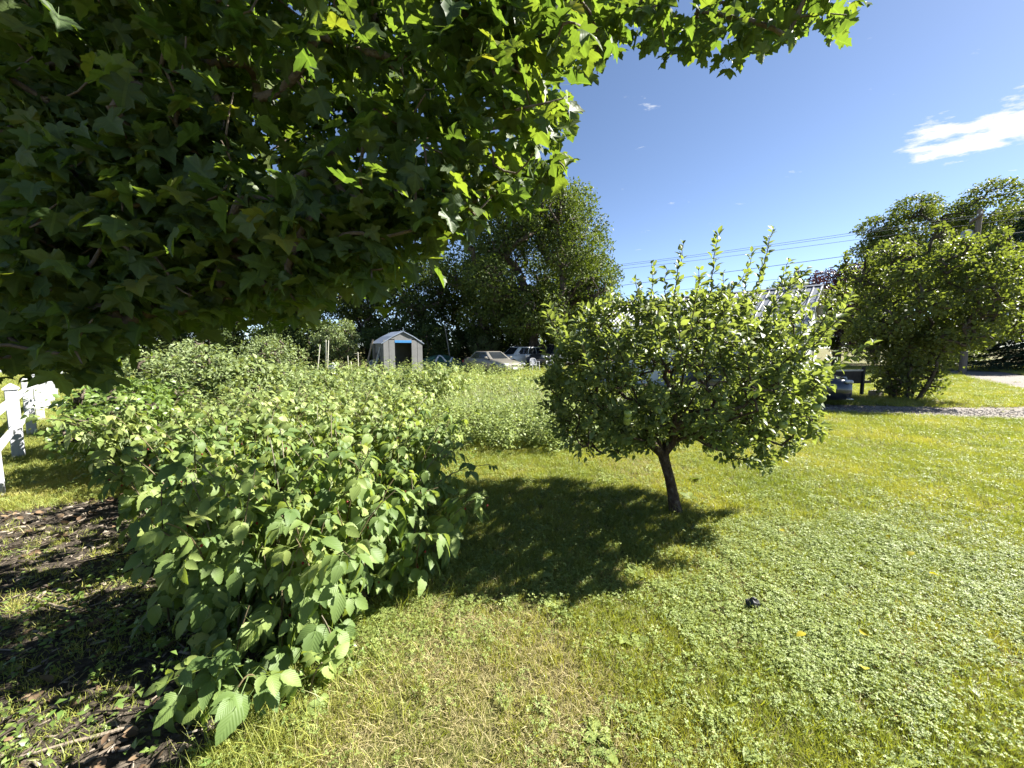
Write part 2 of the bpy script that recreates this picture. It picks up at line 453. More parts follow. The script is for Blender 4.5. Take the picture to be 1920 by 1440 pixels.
# ------------------------------------------------------------------ branching skeletons
class Skel:
    def __init__(self): self.p = []; self.par = []; self.fix = {}
    def chain(self, pts, parent=-1, radii=None):
        ids = []
        for i, q in enumerate(pts):
            self.p.append(np.array(q, float)); self.par.append(parent); parent = len(self.p) - 1; ids.append(parent)
            if radii is not None: self.fix[parent] = radii[i]
        return ids
    def reach(self, A, step=.15, bend=.25, lo=0, jit=.03, upw=0.0):
        tips = []
        for a in A:
            P = np.array(self.p)
            d = np.linalg.norm(P[lo:] - a, axis=1)
            if upw: d = d + upw * np.maximum(P[lo:, 2] - a[2], 0)
            k = lo + int(np.argmin(d)); b = P[k]; L = np.linalg.norm(a - b)
            if L < 1e-4: tips.append(k); continue
            par = self.par[k]
            t0 = (b - P[par]) if par >= 0 else np.array([0, 0, 1.0])
            t0 = t0 / (np.linalg.norm(t0) + 1e-9)
            c = b + t0 * L * bend
            m = max(2, int(L / step) + 1); pts = []
            for i in range(1, m + 1):
                t = i / m
                q = (1 - t) ** 2 * b + 2 * t * (1 - t) * (b + (a - b) * .5 + t0 * L * bend * .5) + t * t * a
                if i < m: q = q + rng.normal(size=3) * jit * min(L, .6)
                pts.append(q)
            tips.append(self.chain(pts, k)[-1])
        return tips
    def radii(self, r0=.004, ex=.45, rmax=9):
        n = len(self.p); cnt = np.ones(n)
        for i in range(n - 1, 0, -1):
            if self.par[i] >= 0: cnt[self.par[i]] += cnt[i]
        r = np.minimum(r0 * cnt ** ex, rmax)
        for k, v in self.fix.items(): r[k] = v
        return r
    def tubes(self, r, sides=6, keep=None):
        P = np.array(self.p); par = np.array(self.par)
        c = np.where(par >= 0)[0]
        if keep is not None: c = c[keep[c]]
        a = P[par[c]]; b = P[c]; d = b - a; d /= np.maximum(np.linalg.norm(d, axis=1, keepdims=True), 1e-9)
        h = np.where(np.abs(d[:, 2:3]) > .9, np.array([[1., 0, 0]]), np.array([[0, 0, 1.]]))
        u = np.cross(d, h); u /= np.linalg.norm(u, axis=1, keepdims=True); w = np.cross(d, u)
        ang = np.arange(sides) * 2 * math.pi / sides
        circ = u[:, None, :] * np.cos(ang)[None, :, None] + w[:, None, :] * np.sin(ang)[None, :, None]
        ra = np.minimum(r[par[c]], r[c] * 1.6)[:, None, None]; rb = r[c][:, None, None]
        ov = (d * np.minimum(rb[:, 0], .02))[:, None, :]
        V = np.concatenate([a[:, None] + circ * ra, b[:, None] + ov + circ * rb], 1).reshape(-1, 3)
        base = (np.arange(len(c)) * 2 * sides)[:, None]; k = np.arange(sides); k2 = (k + 1) % sides
        q = np.stack([k, k2, k2 + sides, k + sides], 1)
        F = (q[None] + base[:, :, None]).reshape(-1, 4)
        return V, F
def noise3(P, sc, seed):
    r = np.random.default_rng(seed); o = np.zeros(len(P))
    for i in range(12):
        k = r.normal(size=3); k *= sc * (1.3 ** (i % 5)) / np.linalg.norm(k); o += np.sin(P @ k + r.uniform(0, 6.28)) / 1.3 ** (i % 5 * .6)
    return o / 3.2
def clump_points(clumps, n, shell=.55, flatten=None):
    """points through a set of ellipsoid clumps (cx,cy,cz,rx,ry,rz), thicker toward their skins; returns points and outward directions"""
    C = np.array(clumps, float); vol = (C[:, 3] * C[:, 4] * C[:, 5]) ** (2 / 3); pr = vol / vol.sum()
    k = rng.choice(len(C), n, p=pr); u = unit(n)
    rr = shell + (1 - shell) * rng.random(n) ** .6
    rr *= 1 + .07 * rng.normal(size=n)
    P = C[k, :3] + u * C[k, 3:6] * rr[:, None]
    return P, u, k

# ================================================================== THE SETTING
def sheet(name, pts, z, mat, n_sub=0):
    mb = MB(); mb.add([(p[0], p[1], z) for p in pts], [tuple(range(len(pts)))])
    o = mb.build(name, mat); o['kind'] = 'structure'; return o
def ground_material():
    m, t = new_mat('lawn_soil')
    out = N(t, 'ShaderNodeOutputMaterial'); bs = N(t, 'ShaderNodeBsdfPrincipled'); bs.inputs['Roughness'].default_value = .95; bs.inputs['Specular IOR Level'].default_value = .15
    tc = N(t, 'ShaderNodeTexCoord')
    big = N(t, 'ShaderNodeTexNoise'); big.inputs['Scale'].default_value = .45; big.inputs['Detail'].default_value = 5
    fine = N(t, 'ShaderNodeTexNoise'); fine.inputs['Scale'].default_value = 34; fine.inputs['Detail'].default_value = 8; fine.inputs['Roughness'].default_value = .7
    for q in (big, fine): t.links.new(tc.outputs['Object'], q.inputs['Vector'])
    r1 = ramp(t, [(.32, (.090, .105, .028)), (.46, (.125, .130, .036)), (.58, (.15, .125, .058)), (.72, (.16, .12, .075))])
    t.links.new(big.outputs['Fac'], r1.inputs[0])
    r2 = ramp(t, [(.30, (.35, .35, .35)), (.5, (.85, .85, .85)), (.7, (1.25, 1.2, 1.1))]); t.links.new(fine.outputs['Fac'], r2.inputs[0])
    mu = N(t, 'ShaderNodeMix', data_type='RGBA', blend_type='MULTIPLY'); mu.inputs['Factor'].default_value = 1
    t.links.new(r1.outputs[0], mu.inputs['A']); t.links.new(r2.outputs[0], mu.inputs['B'])
    t.links.new(mu.outputs['Result'], bs.inputs['Base Color'])
    bp = N(t, 'ShaderNodeBump'); bp.inputs['Strength'].default_value = .8; bp.inputs['Distance'].default_value = .05
    t.links.new(fine.outputs['Fac'], bp.inputs['Height']); t.links.new(bp.outputs[0], bs.inputs['Normal'])
    t.links.new(bs.outputs[0], out.inputs['Surface'])
    return m
MT['ground'] = ground_material()
MT['soil'] = surf('mulch_soil', [(.3, (.022, .018, .014)), (.5, (.050, .041, .031)), (.62, (.090, .074, .056)), (.78, (.15, .125, .095))], 22, .95, .15, 1.0, 45)
MT['gravel'] = surf('gravel', [(.3, (.115, .103, .090)), (.5, (.185, .166, .147)), (.7, (.25, .228, .205))], 30, .95, .2, .9, 60)
MT['asphalt'] = surf('asphalt', [(.3, (.040, .040, .042)), (.7, (.068, .067, .066))], 20, .9, .2, .4, 60)
ground = sheet('ground', [(-900, -60), (900, -60), (900, 1500), (-900, 1500)], 0.0, MT['ground'])

def wiggly(pts, amp, step=.25):
    out = []
    n = len(pts)
    for i in range(n):
        a = Vector(pts[i]); b = Vector(pts[(i + 1) % n]); L = (b - a).length; k = max(1, int(L / step))
        for j in range(k):
            q = a.lerp(b, j / k); out.append((q.x + rng.normal() * amp, q.y + rng.normal() * amp))
    return out
MULCH = [(-1.05, .4), (-1.25, 1.2), (-1.15, 1.7), (-.85, 2.3), (-.75, 3.0), (-.85, 4.2), (-1.0, 5.4), (-2.6, 5.6), (-3.3, 4.4), (-4.4, 3.9), (-5.4, 3.4), (-6.2, 2.0), (-6.2, .4)]
mulch_bed = sheet('mulch_bed', wiggly(MULCH, .05, .18), .004, MT['soil'])
DRIVE_C = [(3.0, 11.6, 1.9), (6.0, 10.9, 1.8), (8.3, 10.15, 1.5), (10.0, 9.65, 1.6), (11.8, 9.3, 1.9), (13.6, 9.2, 2.2), (16.5, 10.2, 2.6), (19.5, 12.6, 2.8), (22.5, 16.0, 2.9), (26.0, 20.2, 3.0), (30.5, 26.0, 3.4)]
def ribbon(C, z, name, mat, jit):
    P = [Vector((c[0], c[1])) for c in C]; fine = []
    for i in range(len(P) - 1):
        p0, p1, p2, p3 = P[max(i - 1, 0)], P[i], P[i + 1], P[min(i + 2, len(P) - 1)]
        m = max(4, int((p2 - p1).length / .22))
        for j in range(m):
            t = j / m
            q = .5 * ((2 * p1) + (p2 - p0) * t + (2 * p0 - 5 * p1 + 4 * p2 - p3) * t * t + (3 * p1 - p0 - 3 * p2 + p3) * t ** 3)
            fine.append((q, C[i][2] * (1 - t) + C[i + 1][2] * t))
    fine.append((P[-1], C[-1][2]))
    vs, fs = [], []
    for i, (q, w) in enumerate(fine):
        d = (fine[min(i + 1, len(fine) - 1)][0] - fine[max(i - 1, 0)][0]).normalized(); nrm = Vector((-d.y, d.x))
        a = q + nrm * (w / 2 + rng.normal() * jit); b = q - nrm * (w / 2 + rng.normal() * jit)
        vs += [(a.x, a.y, z), (b.x, b.y, z)]
        if i: k = 2 * i; fs.append((k - 2, k - 1, k + 1, k))
    mb = MB(); mb.add(vs, fs); o = mb.build(name, mat); o['kind'] = 'structure'
    return o, fine
driveway, drive_line = ribbon(DRIVE_C, .004, 'driveway', MT['gravel'], .05)
road, _ = ribbon([(75, -2, 6.2), (45, 17.5, 6.2), (33, 28.5, 6.2), (12, 44, 6.2), (-14, 68, 6.2), (-45, 105, 6.2)], .008, 'road', MT['asphalt'], 0.0)
DL = np.array([(q.x, q.y) for q, w in drive_line]); DW = np.array([w for q, w in drive_line])
def on_drive(x, y, m=.0):
    d = np.hypot(x[:, None] - DL[None, :, 0], y[:, None] - DL[None, :, 1]) - DW[None] / 2
    return d.min(1) < m

# ------------------------------------------------------------------ house behind the apple tree
MT['white_wall'] = surf('white_siding', [(.3, (.45, .47, .50)), (.7, (.54, .56, .58))], 3, .6, .3, .05, 8)
MT['roof_metal'] = surf('painted_steel_roof', [(.3, (.155, .165, .185)), (.55, (.185, .195, .215)), (.75, (.215, .225, .24))], 1.2, .42, .5, 0.05, 3)
MT['trim'] = flat('white_trim', (.72, .72, .71), .5)
MT['glass'] = surf('window_glass', [(.3, (.012, .015, .018)), (.7, (.022, .026, .030))], 2, .06, .6)
MT['galv'] = surf('galvanised', [(.3, (.25, .26, .27)), (.7, (.40, .41, .42))], 9, .45, .5, metal=.7)
rid = Vector((-.735, .678, 0)); gab = Vector((.678, .735, 0))   # along the ridge, and across it away from the camera
HR = Vector((11.5, 15.0, 0)); HL, HW, HE, HA = 8.2, 2.95, 2.55, 3.92
house = empty('white_house', HR, math.atan2(rid.y, rid.x), 'low white house with a pale ribbed metal roof behind the small apple tree', 'house')
# local frame: +x runs along the ridge (away), -y... +y is to the left of +x (toward the camera side)
def hb(name, mat, fn, parent=house, smooth=False):
    mb = MB(); fn(mb); return mb.build(name, mat, parent, smooth)
CS = 1.0  # camera side is +y in this frame
def gable_wall(x):
    def f(mb):
        mb.add([(x, -HW, 0), (x, HW, 0), (x, HW, HE - .02), (x, 0, HA - .05), (x, -HW, HE - .02), (x + .12, -HW, 0), (x + .12, HW, 0), (x + .12, HW, HE - .02), (x + .12, 0, HA - .05), (x + .12, -HW, HE - .02)],
               [(0, 4, 3, 2, 1), (5, 6, 7, 8, 9), (0, 1, 6, 5), (1, 2, 7, 6), (4, 0, 5, 9), (2, 3, 8, 7), (3, 4, 9, 8)])
    return f
hb('wall', MT['white_wall'], gable_wall(0)); hb('wall', MT['white_wall'], gable_wall(HL - .12))
hb('wall', MT['white_wall'], lambda m: m.box((HL / 2, HW - .06, HE / 2 - .02), (HL - .25, .12, HE - .04)))
hb('wall', MT['white_wall'], lambda m: m.box((HL / 2, -HW + .06, HE / 2 - .02), (HL - .25, .12, HE - .04)))
gx = 0
for k in range(11):      # vertical gable siding boards, each a little proud
    y0 = -HW + .04 + k * (2 * HW - .08) / 11; w = (2 * HW - .08) / 11 - .02; yc = y0 + w / 2
    top = HA - .10 - abs(yc) / HW * (HA - HE) - .03
    hb('siding_board', MT['white_wall'], lambda m: m.box((-.013, yc, top / 2 + .05), (.02, w, top - .1)))
ov = .32; sl = (HA - HE) / HW
for s in (1, -1):
    def slope(m):
        e = HW + ov; ze = HA - sl * e
        m.add([(-.3, 0, HA + .02), (HL + .3, 0, HA + .02), (HL + .3, s * e, ze + .02), (-.3, s * e, ze + .02), (-.3, 0, HA - .03), (HL + .3, 0, HA - .03), (HL + .3, s * e, ze - .03), (-.3, s * e, ze - .03)],
              [(0, 1, 2, 3), (7, 6, 5, 4), (0, 4, 5, 1), (1, 5, 6, 2), (2, 6, 7, 3), (3, 7, 4, 0)])
    ro = hb('roof', MT['roof_metal'], slope)
    for k in range(38):
        x = -.26 + k * (HL + .5) / 37
        rb = MB(); e = HW + ov
        rb.prism([(-.028, 0), (-.014, .028), (.014, .028), (.028, 0)], math.hypot(e, sl * e) - .04,
                 Matrix.Translation((x, s * e / 2, HA - sl * e / 2 + .022)) @ Matrix.Rotation(-s * math.atan(sl), 4, 'X'))
        rb.build('roof_rib', MT['roof_metal'], ro)
    hb('fascia', MT['trim'], lambda m: m.box((HL / 2, s * (HW + ov + .012), HA - sl * (HW + ov) - .06), (HL + .6, .02, .14)))
hb('ridge_cap', MT['roof_metal'], lambda m: m.prism([(-.14, -.035), (0, .03), (.14, -.035), (0, .012)], HL + .62, Matrix.Translation((HL / 2, 0, HA + .035)) @ Matrix.Rotation(R(90), 4, 'Z')))
ch = hb('chimney_pipe', MT['galv'], lambda m: m.tube([(.55, -.15, HA - .1), (.55, -.15, HA + .62)], .075, 14), smooth=True)
hb('chimney_cap', MT['galv'], lambda m: m.tube([(.55, -.15, HA + .60), (.55, -.15, HA + .66), (.55, -.15, HA + .70)], [.11, .11, .02], 14), ch, True)
for (xw, wv, z0, z1) in ((1.0, 1.1, .95, 2.05), (3.4, .9, .95, 2.05), (6.6, 1.0, .95, 2.05)):
    wf = hb('window', MT['trim'], lambda m: [m.box((xw, HW + .015, z1), (wv + .12, .05, .07)), m.box((xw, HW + .015, z0), (wv + .16, .07, .06)), m.box((xw - wv / 2, HW + .015, (z0 + z1) / 2), (.07, .05, z1 - z0 - .07)), m.box((xw + wv / 2, HW + .015, (z0 + z1) / 2), (.07, .05, z1 - z0 - .07)), m.box((xw, HW + .012, (z0 + z1) / 2), (wv - .08, .04, .04))])
    hb('pane', MT['glass'], lambda m: m.box((xw, HW + .003, (z0 + z1) / 2), (wv - .05, .02, z1 - z0 - .05)), wf)
dr = hb('door', MT['trim'], lambda m: m.box((5.1, HW + .012, 1.02), (.9, .04, 2.0)))
hb('door_handle', MT['galv'], lambda m: m.box((5.45, HW + .06, 1.0), (.04, .05, .12), bev=.01), dr)
gw = hb('window', MT['trim'], lambda m: [m.box((-.03, -.9, 2.0), (.06, .9, .07)), m.box((-.03, -.9, 1.0), (.07, .94, .06)), m.box((-.03, -1.33, 1.5), (.06, .07, .93)), m.box((-.03, -.47, 1.5), (.06, .07, .93))])
hb('pane', MT['glass'], lambda m: m.box((-.022, -.9, 1.5), (.03, .78, .92)), gw)

# far white house glimpsed past the fence at the edge of the leaves
FH = Vector((-33, 25, 0))
fh = empty('far_house', FH, R(35), 'small white building glimpsed beyond the white fence under the maple leaves', 'house')
MB().box((0, 0, 1.3), (7, 5, 2.6)).build('wall', MT['white_wall'], fh)
mb = MB(); mb.prism([(-2.9, 2.5), (0, 4.1), (2.9, 2.5), (2.9, 2.62), (0, 4.25), (-2.9, 2.62)], 7.5, Matrix.Rotation(R(90), 4, 'Z')); mb.build('roof', MT['roof_metal'], fh)
mb = MB(); mb.prism([(-2.49, 2.6), (0, 4.0), (2.49, 2.6)], 6.9, Matrix.Rotation(R(90), 4, 'Z')); mb.build('gable', MT['white_wall'], fh)
for xx in (-2, 1.6):
    w_ = MB().box((xx, -2.51, 1.5), (1.0, .05, 1.1)).build('window', MT['trim'], fh); MB().box((xx, -2.545, 1.5), (.85, .03, .95)).build('pane', MT['glass'], w_)

# ------------------------------------------------------------------ white fence running away at the edge
MT['vinyl'] = surf('white_fence_paint', [(.28, (.27, .28, .29)), (.5, (.37, .38, .40)), (.7, (.42, .43, .45))], 9, .6, .3, .15, 22, stretch=(1, 1, .25))
F0 = Vector((-5.55, 4.02, 0)); FD = Vector((-.742, .670, 0)); FSP = 2.2
fence = empty('white_fence', F0, math.atan2(FD.y, FD.x), 'white post and rail fence running off beside the shaded mulch', 'fence')
for k in range(-2, 12):
    x = k * FSP
    po = MB().box((x, 0, .50), (.12, .12, 1.0), bev=.008).build('post', MT['vinyl'], fence)
    mb = MB(); mb.loft([[(x - q, -q, z), (x + q, -q, z), (x + q, q, z), (x - q, q, z)] for q, z in ((.074, 1.0), (.074, 1.025), (.062, 1.035), (.006, 1.09))]); mb.build('post_cap', MT['vinyl'], po)
    if k < 11:
        for zz in (.44, .84):
            MB().box((x + FSP / 2, .0, zz + rng.normal() * .006), (FSP - .122, .038, .10), bev=.006).build('rail', MT['vinyl'], fence)

# ================================================================== VEHICLES
MT['tyre'] = flat('tyre_rubber', (.022, .022, .023), .85, .3)
MT['rim'] = surf('alloy_rim', [(.3, (.38, .38, .39)), (.7, (.52, .52, .53))], 6, .35, .5, metal=.8)
MT['lamp'] = surf('headlamp_lens', [(.3, (.42, .44, .46)), (.7, (.60, .62, .64))], 12, .12, .7)
MT['tail'] = flat('tail_lamp', (.25, .012, .012), .2, .6)
MT['black'] = flat('black_plastic', (.018, .018, .020), .5, .4)
MT['silver'] = surf('champagne_paint', [(.3, (.20, .19, .165)), (.7, (.25, .235, .205))], 2, .36, .5, metal=.35, coat=.6)
MT['car_white'] = surf('white_paint', [(.3, (.70, .71, .72)), (.7, (.78, .78, .78))], 2, .35, .5, coat=.7)
MT['navy'] = surf('dark_blue_paint', [(.3, (.012, .017, .028)), (.7, (.020, .027, .042))], 2, .30, .5, metal=.3, coat=.9)
MT['gray_paint'] = surf('dark_grey_paint', [(.3, (.035, .040, .050)), (.7, (.055, .06, .072))], 2, .32, .5, metal=.3, coat=.8)
MT['chrome'] = surf('bright_trim', [(.3, (.48, .49, .50)), (.7, (.6, .6, .6))], 5, .22, .5, metal=.9)
MT['plate'] = flat('number_plate', (.62, .64, .66), .5)

def make_car(name, loc, heading, spec, paint, label, cat='car', group=None):
    """+x is forward. spec: L length, W half width, stations (x, zbottom, ztop, half width) for the body, cabin points"""
    t = empty(name, loc, heading, label, cat, group)
    S = spec['body']; mb = MB(); rings = []
    for (x, zb, zt, w) in S:
        h = zt - zb
        half = [(0, zb), (w * .82, zb), (w * .96, zb + .10 * h + .02), (w, zb + .34 * h), (w * .995, zb + .58 * h), (w * .955, zb + .80 * h), (w * .88, zb + .93 * h), (w * .70, zt), (w * .35, zt + .012), (0, zt + .018)]
        ring = [(x, y, z) for y, z in half] + [(x, -y, z) for y, z in reversed(half[1:-1])]
        rings.append(ring)
    mb.loft(rings); body = mb.build('body', paint, t, True)
    # cabin
    c = spec['cabin']   # x at belt front, x roof front, x roof rear, x belt rear, belt z, roof z, half width belt, half width roof
    xf0, xf1, xr1, xr0, zb, zr, wb, wr = c
    def cab(mbx, inset=0.0):
        rows = []
        for (tz, k) in ((0, 0), (.35, .35), (.7, .70), (.92, .92), (1.0, 1.0)):
            ff = xf0 + (xf1 - xf0) * (k ** .92); rr = xr0 + (xr1 - xr0) * (k ** .92); w = wb + (wr - wb) * k
            if k == 1.0: w *= .93; ff -= .06; rr += .06
            z = zb + (zr - zb) * tz
            rows.append([(ff, w * .86, z), (ff - .07 * (xf0 - xr0) / 2.5, w, z), (rr + .06, w, z), (rr, w * .84, z), (rr, -w * .84, z), (rr + .06, -w, z), (ff - .07 * (xf0 - xr0) / 2.5, -w, z), (ff, -w * .86, z)])
        mbx.loft(rows)
    mb = MB(); cab(mb); mb.build('cabin', paint, t, True)
    def pt(side, u, k, off=.012):
        """point on the cabin skin; side f/r/l/g, u 0..1 across, k 0..1 up"""
        ff = xf0 + (xf1 - xf0) * (k ** .92); rr = xr0 + (xr1 - xr0) * (k ** .92); w = wb + (wr - wb) * k; z = zb + (zr - zb) * k
        if side == 'f': return Vector((ff + off, w * .86 * (1 - 2 * u), z + off * .5))
        if side == 'b': return Vector((rr - off, w * .84 * (1 - 2 * u), z + off * .5))
        s = 1 if side == 'l' else -1
        f2 = ff - .07 * (xf0 - xr0) / 2.5; r2 = rr + .06
        return Vector((f2 + (r2 - f2) * u, s * (w + off), z))
    def glass(nm, side, u0, u1, k0, k1, top0=None, top1=None):
        mbg = MB(); n = 4
        rows = []
        for i in range(n + 1):
            k = k0 + (k1 - k0) * i / n; a = u0 + ((top0 if top0 is not None else u0) - u0) * i / n; b = u1 + ((top1 if top1 is not None else u1) - u1) * i / n
            rows.append((pt(side, a, k), pt(side, (a + b) / 2, k), pt(side, b, k)))
        vs = [q for r in rows for q in r]; fs = []
        for i in range(n):
            o = 3 * i; fs += [(o, o + 1, o + 4, o + 3), (o + 1, o + 2, o + 5, o + 4)]
        mbg.add(vs, fs); return mbg.build(nm, MT['glass'], t, True)
    glass('windshield', 'f', .05, .95, .06, .90); glass('rear_window', 'b', .07, .93, .08, .88)
    sp = spec.get('split', (.50,))
    for sd in 'lr':
        ed = [.035] + list(sp) + [.94]
        for i in range(len(ed) - 1):
            glass('side_window', sd, ed[i] + .012, ed[i + 1] - .012, .08, .86, ed[i] + .012 + (.03 if i == 0 else 0), ed[i + 1] - .012 - (.02 if i == len(ed) - 2 else 0))
    # wheels
    wr_ = spec['wheel']; Wd = spec['W']
    for xw in spec['axles']:
        for s in (1, -1):
            yw = s * (Wd - .10)
            mb = MB(); prof = [(.13, .60), (.13, .86), (.11, .97), (.05, 1.0), (-.05, 1.0), (-.11, .97), (-.13, .86), (-.13, .60)]
            rings = [[(xw + wr_ * q * math.cos(a), yw + s * yy, wr_ + wr_ * q * math.sin(a)) for yy, q in prof] for a in [2 * math.pi * k / 24 for k in range(25)]]
            mb.loft(rings, closed=False, caps=False); ty = mb.build('wheel', MT['tyre'], t, True)
            mb = MB(); yo = yw + s * .09
            mb.tube([(xw, yo - s * .02, wr_), (xw, yo, wr_)], wr_ * .16, 12)
            for q in range(5):
                a = 2 * math.pi * q / 5 + .3
                mb.bar((xw + wr_ * .12 * math.cos(a), yo, wr_ + wr_ * .12 * math.sin(a)), (xw + wr_ * .62 * math.cos(a), yo, wr_ + wr_ * .62 * math.sin(a)), .035, wr_ * .16, up=(0, 1, 0))
            rg = [[(xw + wr_ * q * math.cos(a), yo + dy, wr_ + wr_ * q * math.sin(a)) for q, dy in ((.60, .0), (.67, .01), (.67, -.03 * s), (.60, -.03 * s))] for a in [2 * math.pi * k / 24 for k in range(25)]]
            mb.loft(rg, closed=True, caps=False); mb.build('rim', MT['rim'], ty, True)
            mb = MB(); rg = [(xw + (wr_ + .045) * math.cos(a), s * (Wd + .004), wr_ + (wr_ + .045) * math.sin(a)) for a in [math.pi * k / 14 for k in range(15)]]
            rg2 = [(xw + (wr_ - .015) * math.cos(a), s * (Wd + .006), wr_ + (wr_ - .015) * math.sin(a)) for a in [math.pi * k / 14 for k in range(15)]]
            mb.add(rg + rg2, [(i, i + 1, i + 16, i + 15) for i in range(14)]); mb.build('wheel_arch', MT['black'], t)
    xF = S[-1][0]; xB = S[0][0]
    for s in (1, -1):
        hy, hz, hw, hh = spec['lamp']
        MB().box((xF - spec.get('lamp_back', .06), s * hy, hz), (.16, hw, hh), Matrix.Rotation(-s * R(24), 3, 'Z'), bev=.03).build('headlight', MT['lamp'], t, True)
        MB().box((xB + .05, s * (Wd - .22), spec['lamp'][1] + .08), (.12, .34, .16), Matrix.Rotation(s * R(14), 3, 'Z'), bev=.02).build('tail_light', MT['tail'], t, True)
        mr = MB(); mr.box((xf0 - .30, s * (wb + .17), zb + .10), (.12, .20, .13), bev=.035); mr.box((xf0 - .29, s * (wb + .05), zb + .06), (.06, .12, .04)); mr.build('mirror', paint, t, True)
        for xh in spec.get('handles', ()):
            MB().box((xh, s * (Wd + .004), zb - .12), (.16, .03, .03), bev=.01).build('door_handle', paint, t)
        MB().box(((xF + xB) / 2, s * (Wd - .02), S[3][1] + .06), (spec['axles'][1] - spec['axles'][0] - 2.2 * wr_ if spec['axles'][1] > spec['axles'][0] else spec['axles'][0] - spec['axles'][1] - 2.2 * wr_, .06, .09), bev=.02).build('sill', MT['black'], t)
    return t, pt
SEDAN = dict(W=.86, wheel=.31, axles=(1.32, -1.30), split=(.50, .86), lamp=(.56, .62, .42, .15), handles=(.15, -.75),
             body=[(-2.28, .42, .78, .62), (-2.22, .30, .90, .76), (-1.9, .22, .96, .84), (-1.3, .20, .97, .86), (-.5, .19, .94, .865), (.4, .19, .93, .865), (1.0, .20, .90, .86), (1.5, .21, .84, .85), (1.95, .22, .76, .82), (2.20, .26, .68, .74), (2.28, .34, .60, .62)],
             cabin=(.98, .22, -1.02, -1.62, .90, 1.37, .76, .58))
t, _ = make_car('silver_car', (-1.25, 24.2, 0), R(-52), SEDAN, MT['silver'], 'champagne silver sedan parked nose to the lawn behind the tall weeds')
MB().box((2.255, 0, .56), (.06, .46, .10), bev=.02).build('grille', MT['black'], t)
MB().box((2.30, 0, .40), (.05, 1.18, .10), bev=.02).build('bumper_strip', MT['silver'], t, True)
MB().box((2.335, 0, .40), (.02, .32, .12)).build('number_plate', MT['plate'], t)
SUV = dict(W=.90, wheel=.35, axles=(1.30, -1.32), split=(.42, .74), lamp=(.62, .86, .34, .17), handles=(.2, -.7),
           body=[(-2.20, .50, .98, .70), (-2.12, .36, 1.08, .82), (-1.7, .30, 1.10, .89), (-.6, .28, 1.08, .90), (.5, .28, 1.06, .90), (1.1, .29, 1.05, .895), (1.6, .30, 1.00, .87), (2.0, .32, .92, .80), (2.16, .40, .82, .66)],
           cabin=(1.10, .42, -1.78, -2.08, 1.03, 1.66, .80, .64))
t, _ = make_car('white_suv', (.55, 31.2, 0), R(-142), SUV, MT['car_white'], 'white SUV parked behind the silver sedan beside the big yard tree')
MB().box((2.14, 0, .74), (.06, .7, .16), bev=.02).build('grille', MT['black'], t)
for s in (1, -1): MB().bar((.3, s * .58, 1.70), (-1.7, s * .58, 1.70), .04).build('roof_rail', MT['black'], t)
BIG = dict(W=.96, wheel=.38, axles=(1.6, -1.6), split=(.45, .75), lamp=(.70, .95, .32, .22), handles=(.2, -.8),
           body=[(-2.55, .55, 1.05, .80), (-2.45, .42, 1.16, .90), (-1.6, .36, 1.18, .95), (-.5, .34, 1.16, .96), (.6, .34, 1.15, .96), (1.4, .35, 1.13, .95), (2.0, .36, 1.10, .94), (2.4, .38, 1.02, .88), (2.52, .46, .92, .74)],
           cabin=(1.15, .55, -1.9, -2.3, 1.13, 1.86, .86, .72))
t, _ = make_car('dark_suv', (3.3, 31.5, 0), R(-128), BIG, MT['gray_paint'], 'dark grey SUV in deep shade behind the trunk of the big yard tree')
MB().box((2.50, 0, .85), (.06, .9, .22), bev=.02).build('grille', MT['black'], t)
# the dark blue car standing on the drive, half hidden by the apple tree
LEX = dict(W=.91, wheel=.335, axles=(1.40, -1.40), split=(.48, .85), lamp=(.60, .70, .44, .09), lamp_back=.14, handles=(.1, -.8),
           body=[(-2.35, .42, .86, .66), (-2.25, .30, .96, .80), (-1.9, .22, .99, .88), (-1.2, .19, .99, .91), (-.3, .18, .96, .912), (.6, .18, .94, .912), (1.2, .18, .92, .908), (1.7, .18, .87, .895), (2.05, .19, .80, .86), (2.24, .21, .73, .79), (2.34, .25, .66, .68)],
           cabin=(1.02, .18, -1.15, -1.85, .93, 1.42, .80, .60))
ld = R(-36)
fr = Vector((9.40, 10.75, 0)); LC = fr - Vector((math.cos(ld), math.sin(ld), 0)) * 2.30
t, _ = make_car('dark_blue_car', LC, ld, LEX, MT['navy'], 'dark blue sedan on the gravel drive with its front end showing past the apple tree')
gr = MB().prism([(-.34, .66), (.34, .66), (.22, .50), (.40, .27), (-.40, .27), (-.22, .50)], .03, Matrix.Translation((2.345, 0, 0)) @ Matrix.Rotation(R(90), 4, 'Z')).build('grille', MT['black'], t)
for k in range(8):
    z = .30 + k * .048; hw = .36 - .18 * min(1, max(0, (z - .27) / .23)) if z < .5 else .20 + .12 * (z - .5) / .16
    MB().box((2.372, 0, z), (.025, hw * 2, .012)).build('grille_slat', MT['chrome'], gr)
for s in (1, -1):
    MB().box((2.18, s * .66, .36), (.10, .26, .16), Matrix.Rotation(-s * R(28), 3, 'Z'), bev=.03).build('air_intake', MT['black'], t, True)
    MB().bar((2.30, s * .46, .62), (2.20, s * .74, .72), .03, .03).build('running_light', MT['lamp'], t)
MB().box((2.30, 0, .225), (.16, 1.36, .04), bev=.015).build('lip', MT['chrome'], t, True)
MB().tube([(2.37, -.07, .58), (2.375, 0, .60), (2.37, .07, .58)], .012, 6).build('emblem', MT['chrome'], t, True)
MB().box((2.385, 0, .38), (.02, .32, .12)).build('number_plate', MT['plate'], t)

